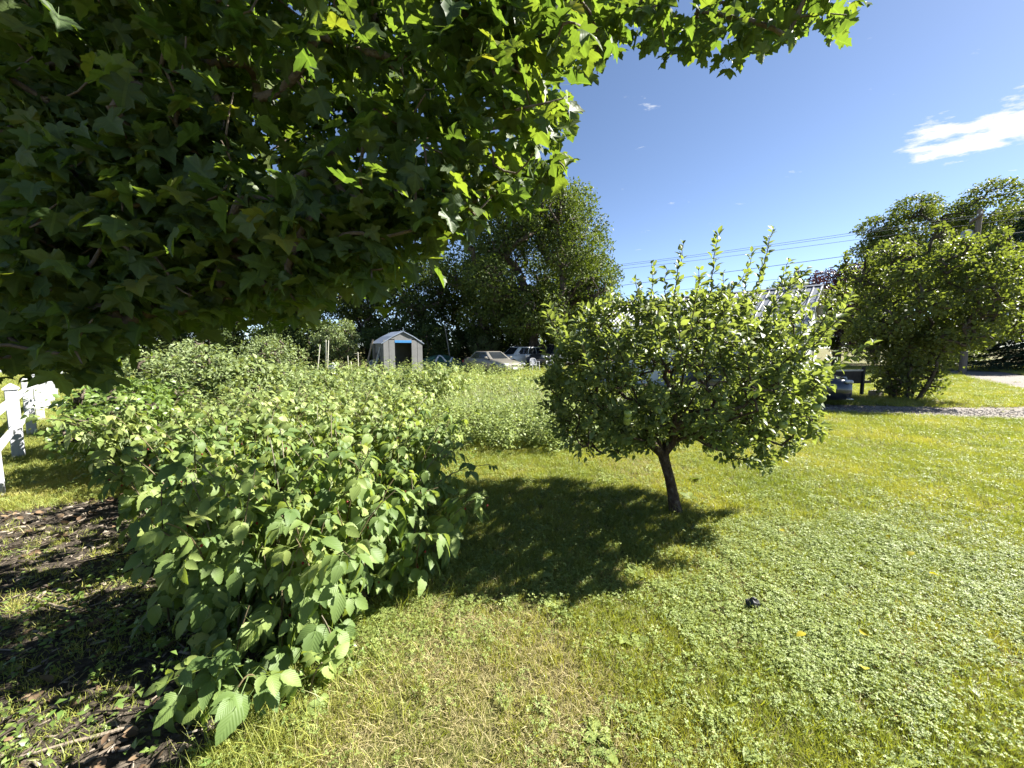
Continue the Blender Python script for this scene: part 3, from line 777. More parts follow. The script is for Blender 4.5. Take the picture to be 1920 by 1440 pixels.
# utility trailer standing behind it
MT['steel_black'] = flat('black_steel', (.028, .027, .027), .55, .4)
MT['ply'] = flat('dark_plywood', (.045, .040, .036), .8, .2, var=.3)
tr = empty('utility_trailer', (10.95, 12.9, 0), R(188), 'black utility trailer with a tall end post parked behind the dark blue sedan', 'trailer')
MB().box((1.3, 0, .50), (2.6, 1.5, .05)).build('bed', MT['ply'], tr)
for s in (1, -1):
    MB().box((1.3, s * .76, .70), (2.5, .03, .34)).build('side_panel', MT['ply'], tr)
    MB().box((1.3, s * .79, .89), (2.62, .05, .05)).build('top_rail', MT['galv'], tr)
    MB().box((0.0, s * .79, .56), (.06, .08, .86)).build('corner_post', MT['steel_black'], tr)
    MB().box((2.6, s * .79, .62), (.06, .06, .58)).build('corner_post', MT['steel_black'], tr)
    rings = [[(1.5 + .29 * q * math.cos(a), s * .86 + yy, .29 + .29 * q * math.sin(a)) for yy, q in ((-.08, .5), (-.09, .95), (0, 1), (.09, .95), (.08, .5))] for a in [2 * math.pi * k / 20 for k in range(21)]]
    mb = MB(); mb.loft(rings, closed=False, caps=False); w_ = mb.build('wheel', MT['tyre'], tr, True)
    MB().tube([(1.5, s * .80, .29), (1.5, s * .92, .29)], .15, 14).build('rim', MT['rim'], w_, True)
    MB().box((1.5, s * .87, .62), (.8, .22, .03)).build('mudguard', MT['steel_black'], tr)
MB().box((-.02, 0, .68), (.04, 1.5, .34)).build('end_panel', MT['ply'], tr)
MB().bar((0, 0, .44), (-1.25, 0, .44), .08, .09).build('tongue', MT['steel_black'], tr)
MB().tube([(-.95, .02, .0), (-.95, .02, .62)], .03, 8).build('jack', MT['galv'], tr, True)
MT['concrete'] = surf('concrete_block', [(.3, (.22, .20, .18)), (.7, (.33, .31, .28))], 12, .9, .2, .5, 40)
tag(MB().box((11.95, 12.6, .10), (.39, .19, .20), Matrix.Rotation(.3, 3, 'Z'), bev=.01).build('concrete_block', MT['concrete']), 'grey concrete block on the grass under the trailer tongue', 'block')

# tarp over a parked thing
MT['tarp'] = surf('green_tarp', [(.3, (.004, .032, .018)), (.55, (.007, .048, .027)), (.75, (.014, .070, .042))], 2.2, .38, .5, .5, 5)
MT['tarp_strip'] = flat('pale_tarp_strip', (.45, .47, .48), .4, .5)
tp = empty('covered_car', (-5.05, 27.6, 0), R(8), 'dark green tarp draped over a low parked car between shed and silver sedan', 'covered car')
rings = []
for i in range(19):
    u = -1 + 2 * i / 18; x = 2.05 * u
    hgt = .66 + .44 * math.exp(-((u + .05) / .62) ** 2) - .14 * abs(u) ** 3; w = .93 * (1 - .25 * abs(u) ** 4)
    ring = []
    for j in range(25):
        a = math.pi * j / 24; cy = math.cos(a); ss = math.sin(a) ** .55
        fold = .03 * math.sin(9 * a + i * .9) * (1 - ss * .6) + rng.normal() * .010
        ring.append((x + rng.normal() * .01, cy * (w + fold + .10 * (1 - ss)), max(.10 + .03 * math.sin(i * 1.7 + j), hgt * ss + rng.normal() * .010)))
    rings.append(ring)
mb = MB(); mb.loft(rings, closed=False, caps=False)
mb.add(rings[0], [tuple(range(25))]); mb.add(rings[-1], [tuple(range(25))])
mb.build('tarp', MT['tarp'], tp, True)
for (x, a0, ln, tw) in ((-.35, .62, .75, .25), (.35, .60, .65, -.45), (.62, .75, .40, .2)):
    v = []
    for q in range(6):
        a = math.pi * (1 - (.12 + .40 * a0 * q / 5)); xx = x + tw * (q / 5) ; u = xx / 2.05
        hgt = .66 + .44 * math.exp(-((u + .05) / .62) ** 2) + .03
        w = .97
        v += [(xx - .06, math.cos(a) * w, hgt * math.sin(a) ** .55), (xx + .07, math.cos(a) * w, hgt * math.sin(a) ** .55)]
    MB().add(v, [(2 * q, 2 * q + 1, 2 * q + 3, 2 * q + 2) for q in range(5)]).build('pale_strip', MT['tarp_strip'], tp)  # narrow pale strips following the curve of the tarp on one flank
for (xx, yy) in ((1.25, -.72), (-1.25, -.72), (1.25, .72), (-1.25, .72)):
    rings = [[(xx + .3 * q * math.cos(a), yy + dy, .3 + .3 * q * math.sin(a)) for dy, q in ((-.09, .4), (-.09, .95), (.09, .95), (.09, .4))] for a in [2 * math.pi * k / 16 for k in range(17)]]
    MB().loft(rings, closed=False, caps=False).build('wheel', MT['tyre'], tp, True)

# ================================================================== GARDEN SHED AND THINGS ROUND IT
MT['shed_wall'] = surf('beige_resin', [(.3, (.118, .119, .120)), (.7, (.16, .161, .162))], 3, .65, .3, .08, 12)
MT['shed_roof'] = surf('blue_grey_resin', [(.3, (.13, .16, .22)), (.7, (.19, .225, .29))], 2.5, .55, .4)
MT['dark_in'] = flat('dark_interior', (.02, .019, .018), .9, .1)
MT['blue_tarp'] = flat('blue_plastic_sheet', (.04, .17, .38), .4, .5)
sa = R(36); SHW, SHD, SHE, SHA = 1.16, 1.95, 1.86, 2.50
shed = empty('garden_shed', (-6.35, 22.6, 0), sa, 'small beige resin garden shed with blue-grey roof and open doorway', 'shed')
prof = [(-SHW, SHE), (-SHW * .52, SHE + .35), (0, SHA), (SHW * .52, SHE + .35), (SHW, SHE)]
for k in range(6):      # side panels, ribbed
    for s in (-1, 1):
        y = k * SHD / 6 + SHD / 12
        MB().box((s * SHW, y, SHE / 2), (.05 + .015 * (k % 2), SHD / 6 - .012, SHE)).build('wall_panel', MT['shed_wall'], shed)
MB().box((0, SHD - .02, SHE / 2), (2 * SHW - .06, .05, SHE)).build('wall_panel', MT['shed_wall'], shed)
MB().prism([(-SHW + .03, SHE)] + prof[1:4] + [(SHW - .03, SHE)], .05, Matrix.Translation((0, SHD - .02, 0))).build('gable', MT['shed_wall'], shed)
MB().prism([(-SHW * .66, SHE + .22), prof[1], prof[2], prof[3], (SHW * .66, SHE + .22)], .05, Matrix.Translation((0, .03, 0))).build('gable', MT['shed_wall'], shed)
for (x0, x1) in ((-SHW, -SHW + .31), (-SHW + .32, -.50), (.50, SHW - .31), (SHW - .30, SHW)):
    xm = (x0 + x1) / 2
    MB().box((xm, .0, 1.02), (x1 - x0 - .012, .055, 2.03)).build('front_panel', MT['shed_wall'], shed)
MB().box((0, .0, 2.06), (1.02, .04, .10)).build('door_header', MT['shed_wall'], shed)
MB().box((0, -.02, 1.95), (1.0, .03, .14)).build('rolled_blue_sheet', MT['blue_tarp'], shed)
for i in range(4):
    a, b = prof[i], prof[i + 1]; L = math.hypot(b[0] - a[0], b[1] - a[1]); an = math.atan2(b[1] - a[1], b[0] - a[0])
    e0 = .12 if i == 0 else 0; e1 = .12 if i == 3 else 0
    cx = (a[0] + b[0]) / 2 + math.cos(an) * (e1 - e0) / 2; cz = (a[1] + b[1]) / 2 + math.sin(an) * (e1 - e0) / 2
    for k in range(2):
        MB().box((cx - math.sin(an) * .035, SHD / 4 - .05 + k * (SHD / 2 + .04), cz + math.cos(an) * .035), (L + e0 + e1 - .004, SHD / 2 + .035, .05), Matrix.Rotation(-an, 3, 'Y')).build('roof_panel', MT['shed_roof'], shed)
MB().box((0, SHD / 2, .03), (2 * SHW - .08, SHD - .1, .05)).build('floor', MT['dark_in'], shed)
def shed_at(x, y, z=0):
    return Matrix.Rotation(sa, 3, 'Z') @ Vector((x, y, z)) + Vector((-6.35, 22.6, 0))
MT['old_wood'] = surf('weathered_board', [(.3, (.16, .13, .095)), (.7, (.27, .225, .17))], 5, .85, .2, .3, 20, stretch=(4, 4, .5))
MT['grey_wood'] = surf('grey_board', [(.3, (.25, .25, .24)), (.7, (.40, .40, .385))], 5, .85, .2, .3, 20)
MT['plastic'] = surf('white_plastic', [(.3, (.42, .43, .46)), (.7, (.50, .51, .54))], 4, .45, .4)
# a wide board leaning on the far corner, a pale board and darker sheets leaning on the side
a = shed_at(-1.75, 1.75); b = shed_at(-1.27, 1.55, 2.08)
tag(MB().bar(a, b, .26, .03, up=(math.cos(sa), math.sin(sa), 0)).build('leaning_board', MT['old_wood']), 'wide tan board leaning against the far corner of the shed', 'board')
a = shed_at(-1.85, .05); b = shed_at(-1.21, .42, 1.62)
tag(MB().bar(a, b, .09, .035, up=(math.cos(sa), math.sin(sa), 0)).build('leaning_plank', MT['grey_wood']), 'narrow pale plank leaning on the shed beside the white chair', 'plank')
a = shed_at(-1.50, 1.0); b = shed_at(-1.22, 1.0, 1.3)
tag(MB().bar(a, b, .5, .02, up=(math.cos(sa), math.sin(sa), 0)).build('leaning_sheet', MT['black']), 'dark sheet leaning on the side of the shed', 'sheet')
a = shed_at(-1.62, .62); b = shed_at(-1.22, .66, 1.15)
tag(MB().bar(a, b, .30, .02, up=(math.cos(sa), math.sin(sa), 0)).build('leaning_sheet', flat('slate_blue_panel', (.12, .16, .20), .6)), 'slate blue panel leaning on the shed side behind the pale plank', 'panel')
tag(MB().box(shed_at(.05, .85, .32), (.55, .4, .55), Matrix.Rotation(sa, 3, 'Z'), bev=.03).build('storage_box', flat('grey_box', (.10, .10, .10), .6)), 'grey storage box standing inside the open shed doorway', 'box')

def make_chair(name, loc, rz, label, group):
    t = empty(name, loc, rz, label, 'chair', group); m = MT['plastic']
    rings = []
    MB().loft([[(x, y, .42 - .025 * math.sin(math.pi * (x + .22) / .44)) for y in (-.22, -.1, 0, .1, .22)] + [(x, y, .39) for y in (.22, .1, 0, -.1, -.22)] for x in (-.22, -.11, 0, .11, .22)]).build('seat', m, t, True)
    for sx in (-1, 1):
        for sy in (-1, 1):
            mb = MB(); top = .40 if sx < 0 else .63
            if sx > 0: mb.tube([(.26, sy * .27, 0), (.24, sy * .255, .40), (.23, sy * .25, .62)], [.026, .030, .026], 8)
            else: mb.tube([(-.27, sy * .25, 0), (-.23, sy * .235, .40)], [.026, .032], 8)
            mb.build('leg', m, t, True)
    for sy in (-1, 1):
        MB().tube([(.25, sy * .255, .61), (.18, sy * .265, .645), (-.05, sy * .265, .645), (-.24, sy * .25, .60)], [.022, .028, .028, .022], 8).build('armrest', m, t, True)
    MB().tube([(-.23, -.23, .40), (-.27, -.235, .62), (-.31, -.20, .80), (-.325, -.10, .845), (-.33, 0, .855), (-.325, .10, .845), (-.31, .20, .80), (-.27, .235, .62), (-.23, .23, .40)], .024, 8).build('back_frame', m, t, True)
    for k in range(5):
        y = -.14 + .07 * k
        MB().bar((-.235, y, .42), (-.322, y, .83 - abs(k - 2) * .008), .042, .012, up=(1, 0, 0)).build('back_slat', m, t, True)
    return t
g = 'white plastic garden chairs'
make_chair('plastic_chair', (-8.05, 22.6, 0), R(-60), 'white plastic armchair standing beside the leaning boards at the shed', g)
make_chair('plastic_chair', (1.55, 26.6, 0), R(-70), 'white plastic armchair on the lawn next to the silver sedan', g)
make_chair('plastic_chair', (2.72, 27.0, 0), R(-112), 'white plastic armchair at the little table, half behind apple leaves', g)
tb = empty('garden_table', (2.25, 27.8, 0), .2, 'small dark garden table set between the two white plastic chairs', 'table')
MB().box((0, 0, .70), (1.25, .7, .035), bev=.01).build('table_top', MT['ply'], tb)
for sx in (-1, 1):
    for sy in (-1, 1): MB().bar((sx * .55, sy * .28, 0), (sx * .52, sy * .26, .685), .04).build('leg', MT['galv'], tb)

# garden stakes and bits in the old vegetable plot
MT['stake'] = surf('pale_stake', [(.3, (.40, .38, .32)), (.7, (.55, .53, .46))], 8, .8, .2)
stk = [(600, 646, 590.5, 17.0, 'thin pale stake tilting, apart from the twin stakes in the garden', .022), (611, 637, 610, 16.2, 'taller of the two pale twin stakes beside the round shrub', .022), (616, 638, 613, 16.2, 'shorter of the two pale twin stakes beside the round shrub', .020),
       (652, 667, 653, 20.5, 'slim stake in front of the rusty crate', .018), (671, 660, 672, 20.8, 'slim pale stake between the crate and the leaning tan board', .020), (658, 678, 660, 19.6, 'short whitish stake behind the weeds before the crate', .026)]
for (px, py, pb, Y, lb, r_) in stk:
    tpv = at(px, py, Y); bt = Vector((at(pb, 690, Y).x, Y, 0))
    mb = MB(); mb.tube([bt, bt.lerp(tpv, .5) + Vector((rng.normal() * .012, 0, 0)), tpv], [r_, r_, r_ * .85], 7)
    tag(mb.build('garden_stake', MT['stake'], None, True), lb, 'stake', 'garden stakes')
MT['rust'] = surf('rusty_brown', [(.3, (.09, .06, .045)), (.7, (.18, .12, .09))], 6, .85, .2, .3, 20)
cr = empty('wire_crate', (-8.95, 21.6, 0), .25, 'rusty brown slatted crate standing behind the garden stakes', 'crate')
for k in range(4):
    for yy in (-.4, .4): MB().box((0, yy, .10 + k * .20), (1.5, .03, .14)).build('slat', MT['rust'], cr)
    for xx in (-.75, .75): MB().box((xx, 0, .10 + k * .20), (.03, .74, .14)).build('slat', MT['rust'], cr)
for xx in (-.7, .7):
    for yy in (-.36, .36): MB().box((xx, yy, .42), (.05, .05, .84)).build('corner_post', MT['rust'], cr)
# white plastic sacks by the stakes
def sack(px, py, Y, sz, lb, seed):
    r = np.random.default_rng(seed); c = at(px, py, Y); rings = []
    for i in range(9):
        u = i / 8; rad = sz * (.62 * math.sin(math.pi * min(.98, u * .86 + .12)) ** .7 + .10)
        rings.append([(c.x + math.cos(a) * rad * (1 + r.normal() * .13), c.y + math.sin(a) * rad * .7 * (1 + r.normal() * .13), c.z - sz + 2 * sz * u + r.normal() * .02) for a in [2 * math.pi * k / 14 for k in range(14)]])
    mb = MB(); mb.loft(rings); tag(mb.build('white_sack', MT['plastic'], None, True), lb, 'sack', 'white sacks in the plot')
sack(624, 692, 13.0, .20, 'upper white plastic sack caught among the weeds below the twin stakes', 1)
sack(627, 708, 12.2, .17, 'lower white plastic sack among the weeds below the twin stakes', 2)

# ================================================================== UTILITY POLE AND WIRES
MT['pole'] = surf('weathered_pole', [(.3, (.10, .085, .07)), (.7, (.19, .165, .14))], 5, .9, .2, .4, 18, stretch=(3, 3, .3))
PB = Vector((27.6, 23.6, 0)); PT = 9.7
up = empty('utility_pole', PB, R(54), 'wooden utility pole with a transformer rising behind the tall lilac', 'utility pole')
MB().tube([(0, 0, 0), (0, 0, PT)], [.17, .12], 14).build('pole', MT['pole'], up, True)
MB().box((0, .14, PT - .5), (1.9, .10, .12)).build('crossarm', MT['pole'], up)
tf = MB(); tf.tube([(.0, +.42, PT - 2.2), (.0, +.42, PT - 1.25), (0, +.42, PT - 1.15), (0, +.42, PT - 1.1)], [.25, .25, .22, .05], 18); tf.build('transformer', MT['galv'], up, True)
MB().box((0, .20, PT - 1.6), (.10, .28, .5)).build('bracket', MT['galv'], up)
for xx in (-.85, -.3, .85): MB().tube([(xx, .14, PT - .44), (xx, .14, PT - .30)], [.04, .025], 8).build('insulator', MT['plate'], up, True)
MT['wire'] = flat('power_cable', (.10, .10, .11), .6)
wires = [((1650, 429), (1153, 497), 'topmost power line crossing the sky behind the apple shoots'), ((1650, 433), (1153, 500), 'second power line, running close under the topmost one'), ((1644, 444), (1150, 506), 'third power line down, thinner than the pair above'),
         ((1622, 475), (1275, 521), 'heavy lower cable crossing above the house roof'), ((1581, 509), (1362, 534), 'lowest thin service wire just over the chimney pipe')]
rd = Vector((-.80, .60, 0))
for k, ((x1, y1), (x2, y2), lb) in enumerate(wires):
    # each line runs through the pole along the road; height follows from where it crosses the sky
    def hit(px, py):
        r2 = ray(px, py); tt = (PB.x * rd.y - PB.y * rd.x) / (r2.x * rd.y - r2.y * rd.x)
        return Vector((r2.x * tt, r2.y * tt, CAMZ + r2.z * tt))
    a, b = hit(x1, y1), hit(x2, y2)
    s1 = (b - a).dot(rd); slope_ = (b.z - a.z) / s1
    pts = []
    for q in np.linspace(-26, 95, 60):
        z = a.z + slope_ * q - .0009 * q * (s1 - q) * (1 if 0 < q < s1 else .25)
        p = Vector((a.x + rd.x * q, a.y + rd.y * q, max(z, 4.0)))
        pts.append(p)
    mb = MB(); mb.tube(pts, .013 if k != 3 else .020, 5)
    tag(mb.build('power_line', MT['wire']), lb, 'power line', 'power lines along the road')

# ================================================================== TREES
LQ = [leaf_quad(.30, .35, .25), leaf_quad(.26, .2, .4)]
LF = [leaf_flat(.36, .2), leaf_flat(.30, -.1)]
def crown_tree(name, base, clumps, n, size, mat, label, cat='tree', group=None, trunk_r=.2, bark=None, lean=(0, 0), tp=None, limb_n=14, up=.35, shell=.5, trunk_top=None, stems=1, jit_n=.75, limb_r=None, holes=.55, holes_sc=2.6):
    """a tree of leaf clumps (given relative to its base) on a branching trunk"""
    t = empty(name, base, 0, label, cat, group)
    C = np.array(clumps, float); top = C[:, 2].max()
    zc = trunk_top or max(.4, (C[:, 2] - C[:, 5]).min() + .3)
    sk = Skel()
    for q in range(stems):
        ang = 2 * math.pi * q / max(stems, 1) + .4; off = .12 * stems ** .5 if stems > 1 else 0
        bx, by = math.cos(ang) * off, math.sin(ang) * off
        k = np.linspace(0, 1, 6)
        sk.chain([(bx + lean[0] * u * zc + rng.normal() * .03 * trunk_r * 5 * u + bx * 1.2 * u * zc, by + lean[1] * u * zc + by * 1.2 * u * zc, zc * u) for u in k], -1, [trunk_r * (1.25 - .45 * u) / stems ** .5 for u in k])
    A = []
    for c in C:
        m = max(2, int(limb_n * (c[3] * c[4] * c[5]) ** (1 / 3) / (C[:, 3:].mean())))
        u = unit(m); A += list(c[:3] + u * c[3:6] * (.35 + .5 * rng.random((m, 1))))
    A = np.array(A); A = A[np.argsort(np.linalg.norm(A - np.array([lean[0] * zc, lean[1] * zc, zc]), axis=1))]
    sk.reach(A, .5 * max(1, trunk_r * 4), .25, lo=0, jit=.05, upw=.6)
    V, F = sk.tubes(sk.radii(.012 + trunk_r * .035, .45, limb_r or trunk_r), 6)
    tk = link('trunk' if stems == 1 else 'stems', mesh_np('trunk', V, F), t, bark or MT['bark'])
    if stems > 1: tk['kind'] = 'stuff'
    P, U, k = clump_points(clumps, n, shell)
    keep = P[:, 2] > .05
    keep &= (noise3(P, holes_sc / max(C[:, 3].mean(), .3), 17) < holes) | (rng.random(len(P)) < .12)
    P, U, k = P[keep], U[keep], k[keep]; m = len(P)
    tone = rng.random(len(C))[k] * .6 + rng.random(m) * .4
    D = U * .7 + rng.normal(size=(m, 3)) * .7 + np.array([0, 0, -.25]); Nn = U * .6 + np.array([0, 0, up]) + rng.normal(size=(m, 3)) * jit_n
    S = size * rng.uniform(.65, 1.3, m)
    foliage('crown', tp or LQ, P, D, Nn, S, mat, t, tone)
    return t
def ball(cx, cy, cz, rx, ry, rz, n, s=.5, spread=.62):
    """break an ellipsoid crown into n smaller clumps with uneven outline"""
    out = []
    g = 2.399963
    for i in range(n):
        z = 1 - 2 * (i + .5) / n; rr = math.sqrt(1 - z * z); a = g * i + rng.normal() * .25
        k = spread + rng.normal() * .13; q = s * rng.uniform(.6, 1.4)
        out.append((cx + rx * rr * math.cos(a) * k, cy + ry * rr * math.sin(a) * k, cz + rz * z * k, rx * q, ry * q, rz * q * .85))
    return out

# the big maple in the yard behind the cars
yb = Vector((1.85, 33.0, 0))
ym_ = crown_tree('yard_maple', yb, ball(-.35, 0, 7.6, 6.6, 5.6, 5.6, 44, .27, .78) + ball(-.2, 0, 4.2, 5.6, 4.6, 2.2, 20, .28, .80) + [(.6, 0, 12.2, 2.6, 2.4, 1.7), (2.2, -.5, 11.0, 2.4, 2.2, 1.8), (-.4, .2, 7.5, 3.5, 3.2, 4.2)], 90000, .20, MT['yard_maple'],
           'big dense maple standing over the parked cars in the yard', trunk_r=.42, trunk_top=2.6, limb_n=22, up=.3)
ym_.scale = (1.1, 1.1, 1.1)

# trees of the wood behind the yard, three kinds copied along it
def wood_proto(k):
    h = (12.5, 10.5, 14.0)[k]; w = (4.4, 4.8, 4.2)[k]
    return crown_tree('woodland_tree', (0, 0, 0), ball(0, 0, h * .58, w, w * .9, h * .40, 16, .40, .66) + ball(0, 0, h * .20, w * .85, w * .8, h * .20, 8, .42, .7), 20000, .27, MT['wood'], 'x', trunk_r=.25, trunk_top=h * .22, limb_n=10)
protos = [wood_proto(0), wood_proto(1), wood_proto(2)]
def copy_thing(src, loc, rz, sc, label, cat='tree', group=None):
    r = src.copy(); COL.objects.link(r); r.location = loc; r.rotation_euler = (0, 0, rz); r.scale = (sc, sc, sc)
    tag(r, label, cat, group)
    for chd in src.children:
        c = chd.copy(); COL.objects.link(c); c.parent = r
        for g2 in chd.children:
            d = g2.copy(); COL.objects.link(d); d.parent = c
    return r
wood = [(-3.6, 39.5, 1, .95, 'dark woodland tree standing behind the tarp covered car'), (-8.2, 36.0, 0, .92, 'woodland tree rising right behind the beige garden shed'), (-14.0, 37.5, 1, 1.0, 'woodland tree behind the bushy sapling and the stakes'),
        (-20.5, 36.0, 2, .9, 'tall woodland tree seen in gaps of the maple leaves above the round shrub'), (-27.5, 37.0, 0, 1.0, 'woodland tree glimpsed through the maple leaves near the picture middle left'), (-34.5, 34.0, 1, 1.05, 'broad woodland tree glimpsed through leaves above the far end of the fence'),
        (-42.5, 33.0, 2, 1.0, 'tall woodland tree beyond the fence, seen through the lowest maple leaves'), (-51.0, 30.0, 0, 1.1, 'woodland tree at the far end of the wood beyond the fence'), (4.6, 43.0, 0, .85, 'woodland tree peeping out behind the big yard maple'),
        (10.6, 46.0, 1, .78, 'pale tree line tree above the roof beside the big yard maple')]
for i, (x, y, k, sc, lb) in enumerate(wood):
    if i < 3 and k == [1, 0, 1][i] and False: pass
    copy_thing(protos[k], (x, y, 0), rng.uniform(0, 6.28), sc, lb, 'tree', 'trees of the wood behind the yard')
for p_ in protos:
    for c in list(p_.children): bpy.data.objects.remove(c)
    bpy.data.objects.remove(p_)

# undergrowth along the wood
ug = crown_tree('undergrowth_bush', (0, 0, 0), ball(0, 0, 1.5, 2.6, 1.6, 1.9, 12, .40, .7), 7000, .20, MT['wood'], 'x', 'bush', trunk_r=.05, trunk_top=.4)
for (x, y, sc, lb) in ((-30, 33.5, 1.2, 'dark undergrowth bush at the wood edge beyond the far end of the fence'), (-25, 33, 1.1, 'dark undergrowth bush behind the pale shrub'), (-20, 32.5, 1.1, 'dark undergrowth bush behind the round dense shrub'), (-15.6, 31.5, 1.15, 'dark undergrowth bush behind the garden stakes'), (-11, 32, 1.0, 'dark undergrowth bush behind the olive sapling'), (-7, 32.5, 1.1, 'dark undergrowth bush behind the garden shed'), (-3.4, 35, 1.1, 'dark undergrowth bush behind the green tarp'), (.6, 37.5, 1.15, 'dark undergrowth bush behind the white SUV'), (4.8, 37.0, 1.2, 'dark undergrowth bush behind the dark grey SUV'), (9.2, 38, 1.2, 'dark undergrowth bush beside the house wall')):
    copy_thing(ug, (x, y, 0), rng.uniform(-.5, .5), sc, lb, 'bush', 'undergrowth along the wood')
for c in list(ug.children): bpy.data.objects.remove(c)
bpy.data.objects.remove(ug)
# saplings and shrubs at the back
crown_tree('bushy_sapling', (-11.3, 25.2, 0), ball(0, 0, 2.0, 1.45, 1.3, 1.35, 10, .42, .62), 5200, .13, MT['shrub'], 'bushy olive green sapling left of the garden shed by the wood edge', 'sapling', trunk_r=.06, trunk_top=.8)
crown_tree('bushy_sapling', (-2.6, 33.5, 0), ball(0, 0, 1.8, 1.5, 1.2, 1.4, 9, .42, .62), 3600, .15, MT['shrub'], 'pale leaved sapling behind the silver sedan roof', 'sapling', trunk_r=.05, trunk_top=.7)
bs = at(842, 655, 31.0); mb = MB(); mb.tube([(bs.x + .15, 31, 0), (bs.x - .05, 31, 1.6), (bs.x - .35, 31.1, 3.4)], [.05, .045, .03], 8)
tag(mb.build('bare_stem', flat('pale_bark', (.22, .20, .17), .8)), 'slender pale bare stem leaning up behind the green tarp', 'stem')
# trees on the far side at the right
crown_tree('locust_tree', (37.5, 34.5, 0), [c for c in ball(.3, 0, 10.4, 6.2, 5.2, 4.2, 34, .24, .84)] + [(.3, 0, 10.2, 4.2, 3.6, 2.8), (-2.5, 0, 9.5, 2.4, 2.4, 1.8), (3, 0, 9.6, 2.4, 2.4, 1.8)] + ball(-2.0, 0, 6.5, 4.5, 4, 2.8, 8, .4, .7), 56000, .24, MT['locust'], 'tall pale green airy tree rising behind the lilac and the pole', trunk_r=.3, trunk_top=5.0, limb_n=18)
crown_tree('purple_tree', (25.2, 29.8, 0), ball(0, 0, 4.9, 3.1, 2.8, 3.3, 15, .40, .66), 17000, .19, MT['purple'], 'purple leaved plum tree between the house gable and the lilac', trunk_r=.14, trunk_top=1.6)
crown_tree('small_tree', (22.3, 31.8, 0), ball(0, 0, 5.0, 2.4, 2.2, 2.9, 11, .42, .64), 9000, .20, MT['locust'], 'small green tree behind the chimney pipe of the house', trunk_r=.12, trunk_top=1.6)
crown_tree('roadside_tree', (30.5, 36.5, 0), ball(0, 0, 4.6, 4.0, 3.4, 3.6, 14, .40, .66), 15000, .24, MT['wood'], 'mid green roadside tree below the pale airy tree', trunk_r=.2, trunk_top=1.8)
crown_tree('roadside_bush', (38.0, 34.0, 0), ball(0, 0, 1.8, 4.2, 2.4, 2.2, 12, .42, .66), 9000, .22, MT['shrub'], 'low rough bush along the road beyond the lawn', 'bush', trunk_r=.06, trunk_top=.5)
crown_tree('roadside_bush', (20.5, 35.5, 0), ball(0, 0, 1.8, 4.0, 2.2, 2.4, 12, .42, .66), 8000, .22, MT['wood'], 'dark bush behind the far lawn beside the trailer', 'bush', trunk_r=.06, trunk_top=.5)
crown_tree('roadside_bush', (14.5, 40.0, 0), ball(0, 0, 2.6, 4.6, 2.4, 3.0, 12, .42, .66), 8000, .24, MT['wood'], 'dark green bush behind the house roof', 'bush', trunk_r=.06, trunk_top=.5)

def spruce(name, base, h, rb, n_whorl, mat, label, z0=.4, per=9, dens=1.0, droop=.30):
    t = empty(name, base, 0, label, 'conifer')
    MB().tube([(0, 0, 0), (0.05, 0, h * .5), (0, 0, h * .98)], [h * .020, h * .011, .015], 9).build('trunk', MT['bark'], t, True)
    P, D, Nn, S = [], [], [], []
    bw = MB()
    for i in range(n_whorl):
        u = i / (n_whorl - 1); z = z0 + (h - z0) * u ** .9; L = rb * (1 - u) ** .8 * rng.uniform(.85, 1.12) + .10
        for k in range(per):
            a = 2 * math.pi * (k + rng.random() * .7) / per + i * .7; Lk = L * rng.uniform(.7, 1.12)
            o = np.array([math.cos(a), math.sin(a), 0]); side = np.array([-math.sin(a), math.cos(a), 0])
            m = max(4, int(Lk * 26 * dens))
            s = rng.random(m) ** .75 * Lk
            zj = rng.normal() * .16; zz = z + zj - droop * s + .18 * s * s / max(Lk, .3) * .6
            lat = rng.normal(size=m) * (.10 + .17 * s * (1 - s / (Lk * 1.25)))
            p = o[None] * s[:, None] + side[None] * lat[:, None]; p[:, 2] += zz + rng.normal(size=m) * .05 - np.abs(lat) * .25
            d = o[None] * .9 + side[None] * np.sign(lat)[:, None] * .7 + rng.normal(size=(m, 3)) * .25; d[:, 2] -= .35
            P.append(p); D.append(d); Nn.append(np.tile([0, 0, 1.0], (m, 1)) + rng.normal(size=(m, 3)) * .5); S.append(rng.uniform(.20, .38, m) * (1 if h > 8 else .8))
            if Lk > .5: bw.tube([(0, 0, z), tuple(o * Lk * .5 + np.array([0, 0, z - droop * Lk * .42])), tuple(o * Lk * .9 + np.array([0, 0, z - droop * Lk * .75]))], [.03, .02, .008], 4, False)
    bw.build('branches', MT['bark'], t); t.children[-1]['kind'] = 'stuff'
    foliage('crown', [leaf_flat(.16, .1), leaf_flat(.12, -.05)], np.vstack(P), np.vstack(D), np.vstack(Nn), np.concatenate(S), mat, t)
    return t
spruce('spruce_tree', (36.6, 26.6, 0), 15.2, 4.6, 44, MT['needle'], 'tall dark spruce at the edge of the lawn beyond the drive', .3, 13, 1.7)
spruce('spruce_tree', (36.2, 38.5, 0), 12.6, 2.6, 22, MT['needle'], 'small spruce tip showing between the purple tree and the pale airy tree', 1.0, 8, .9)

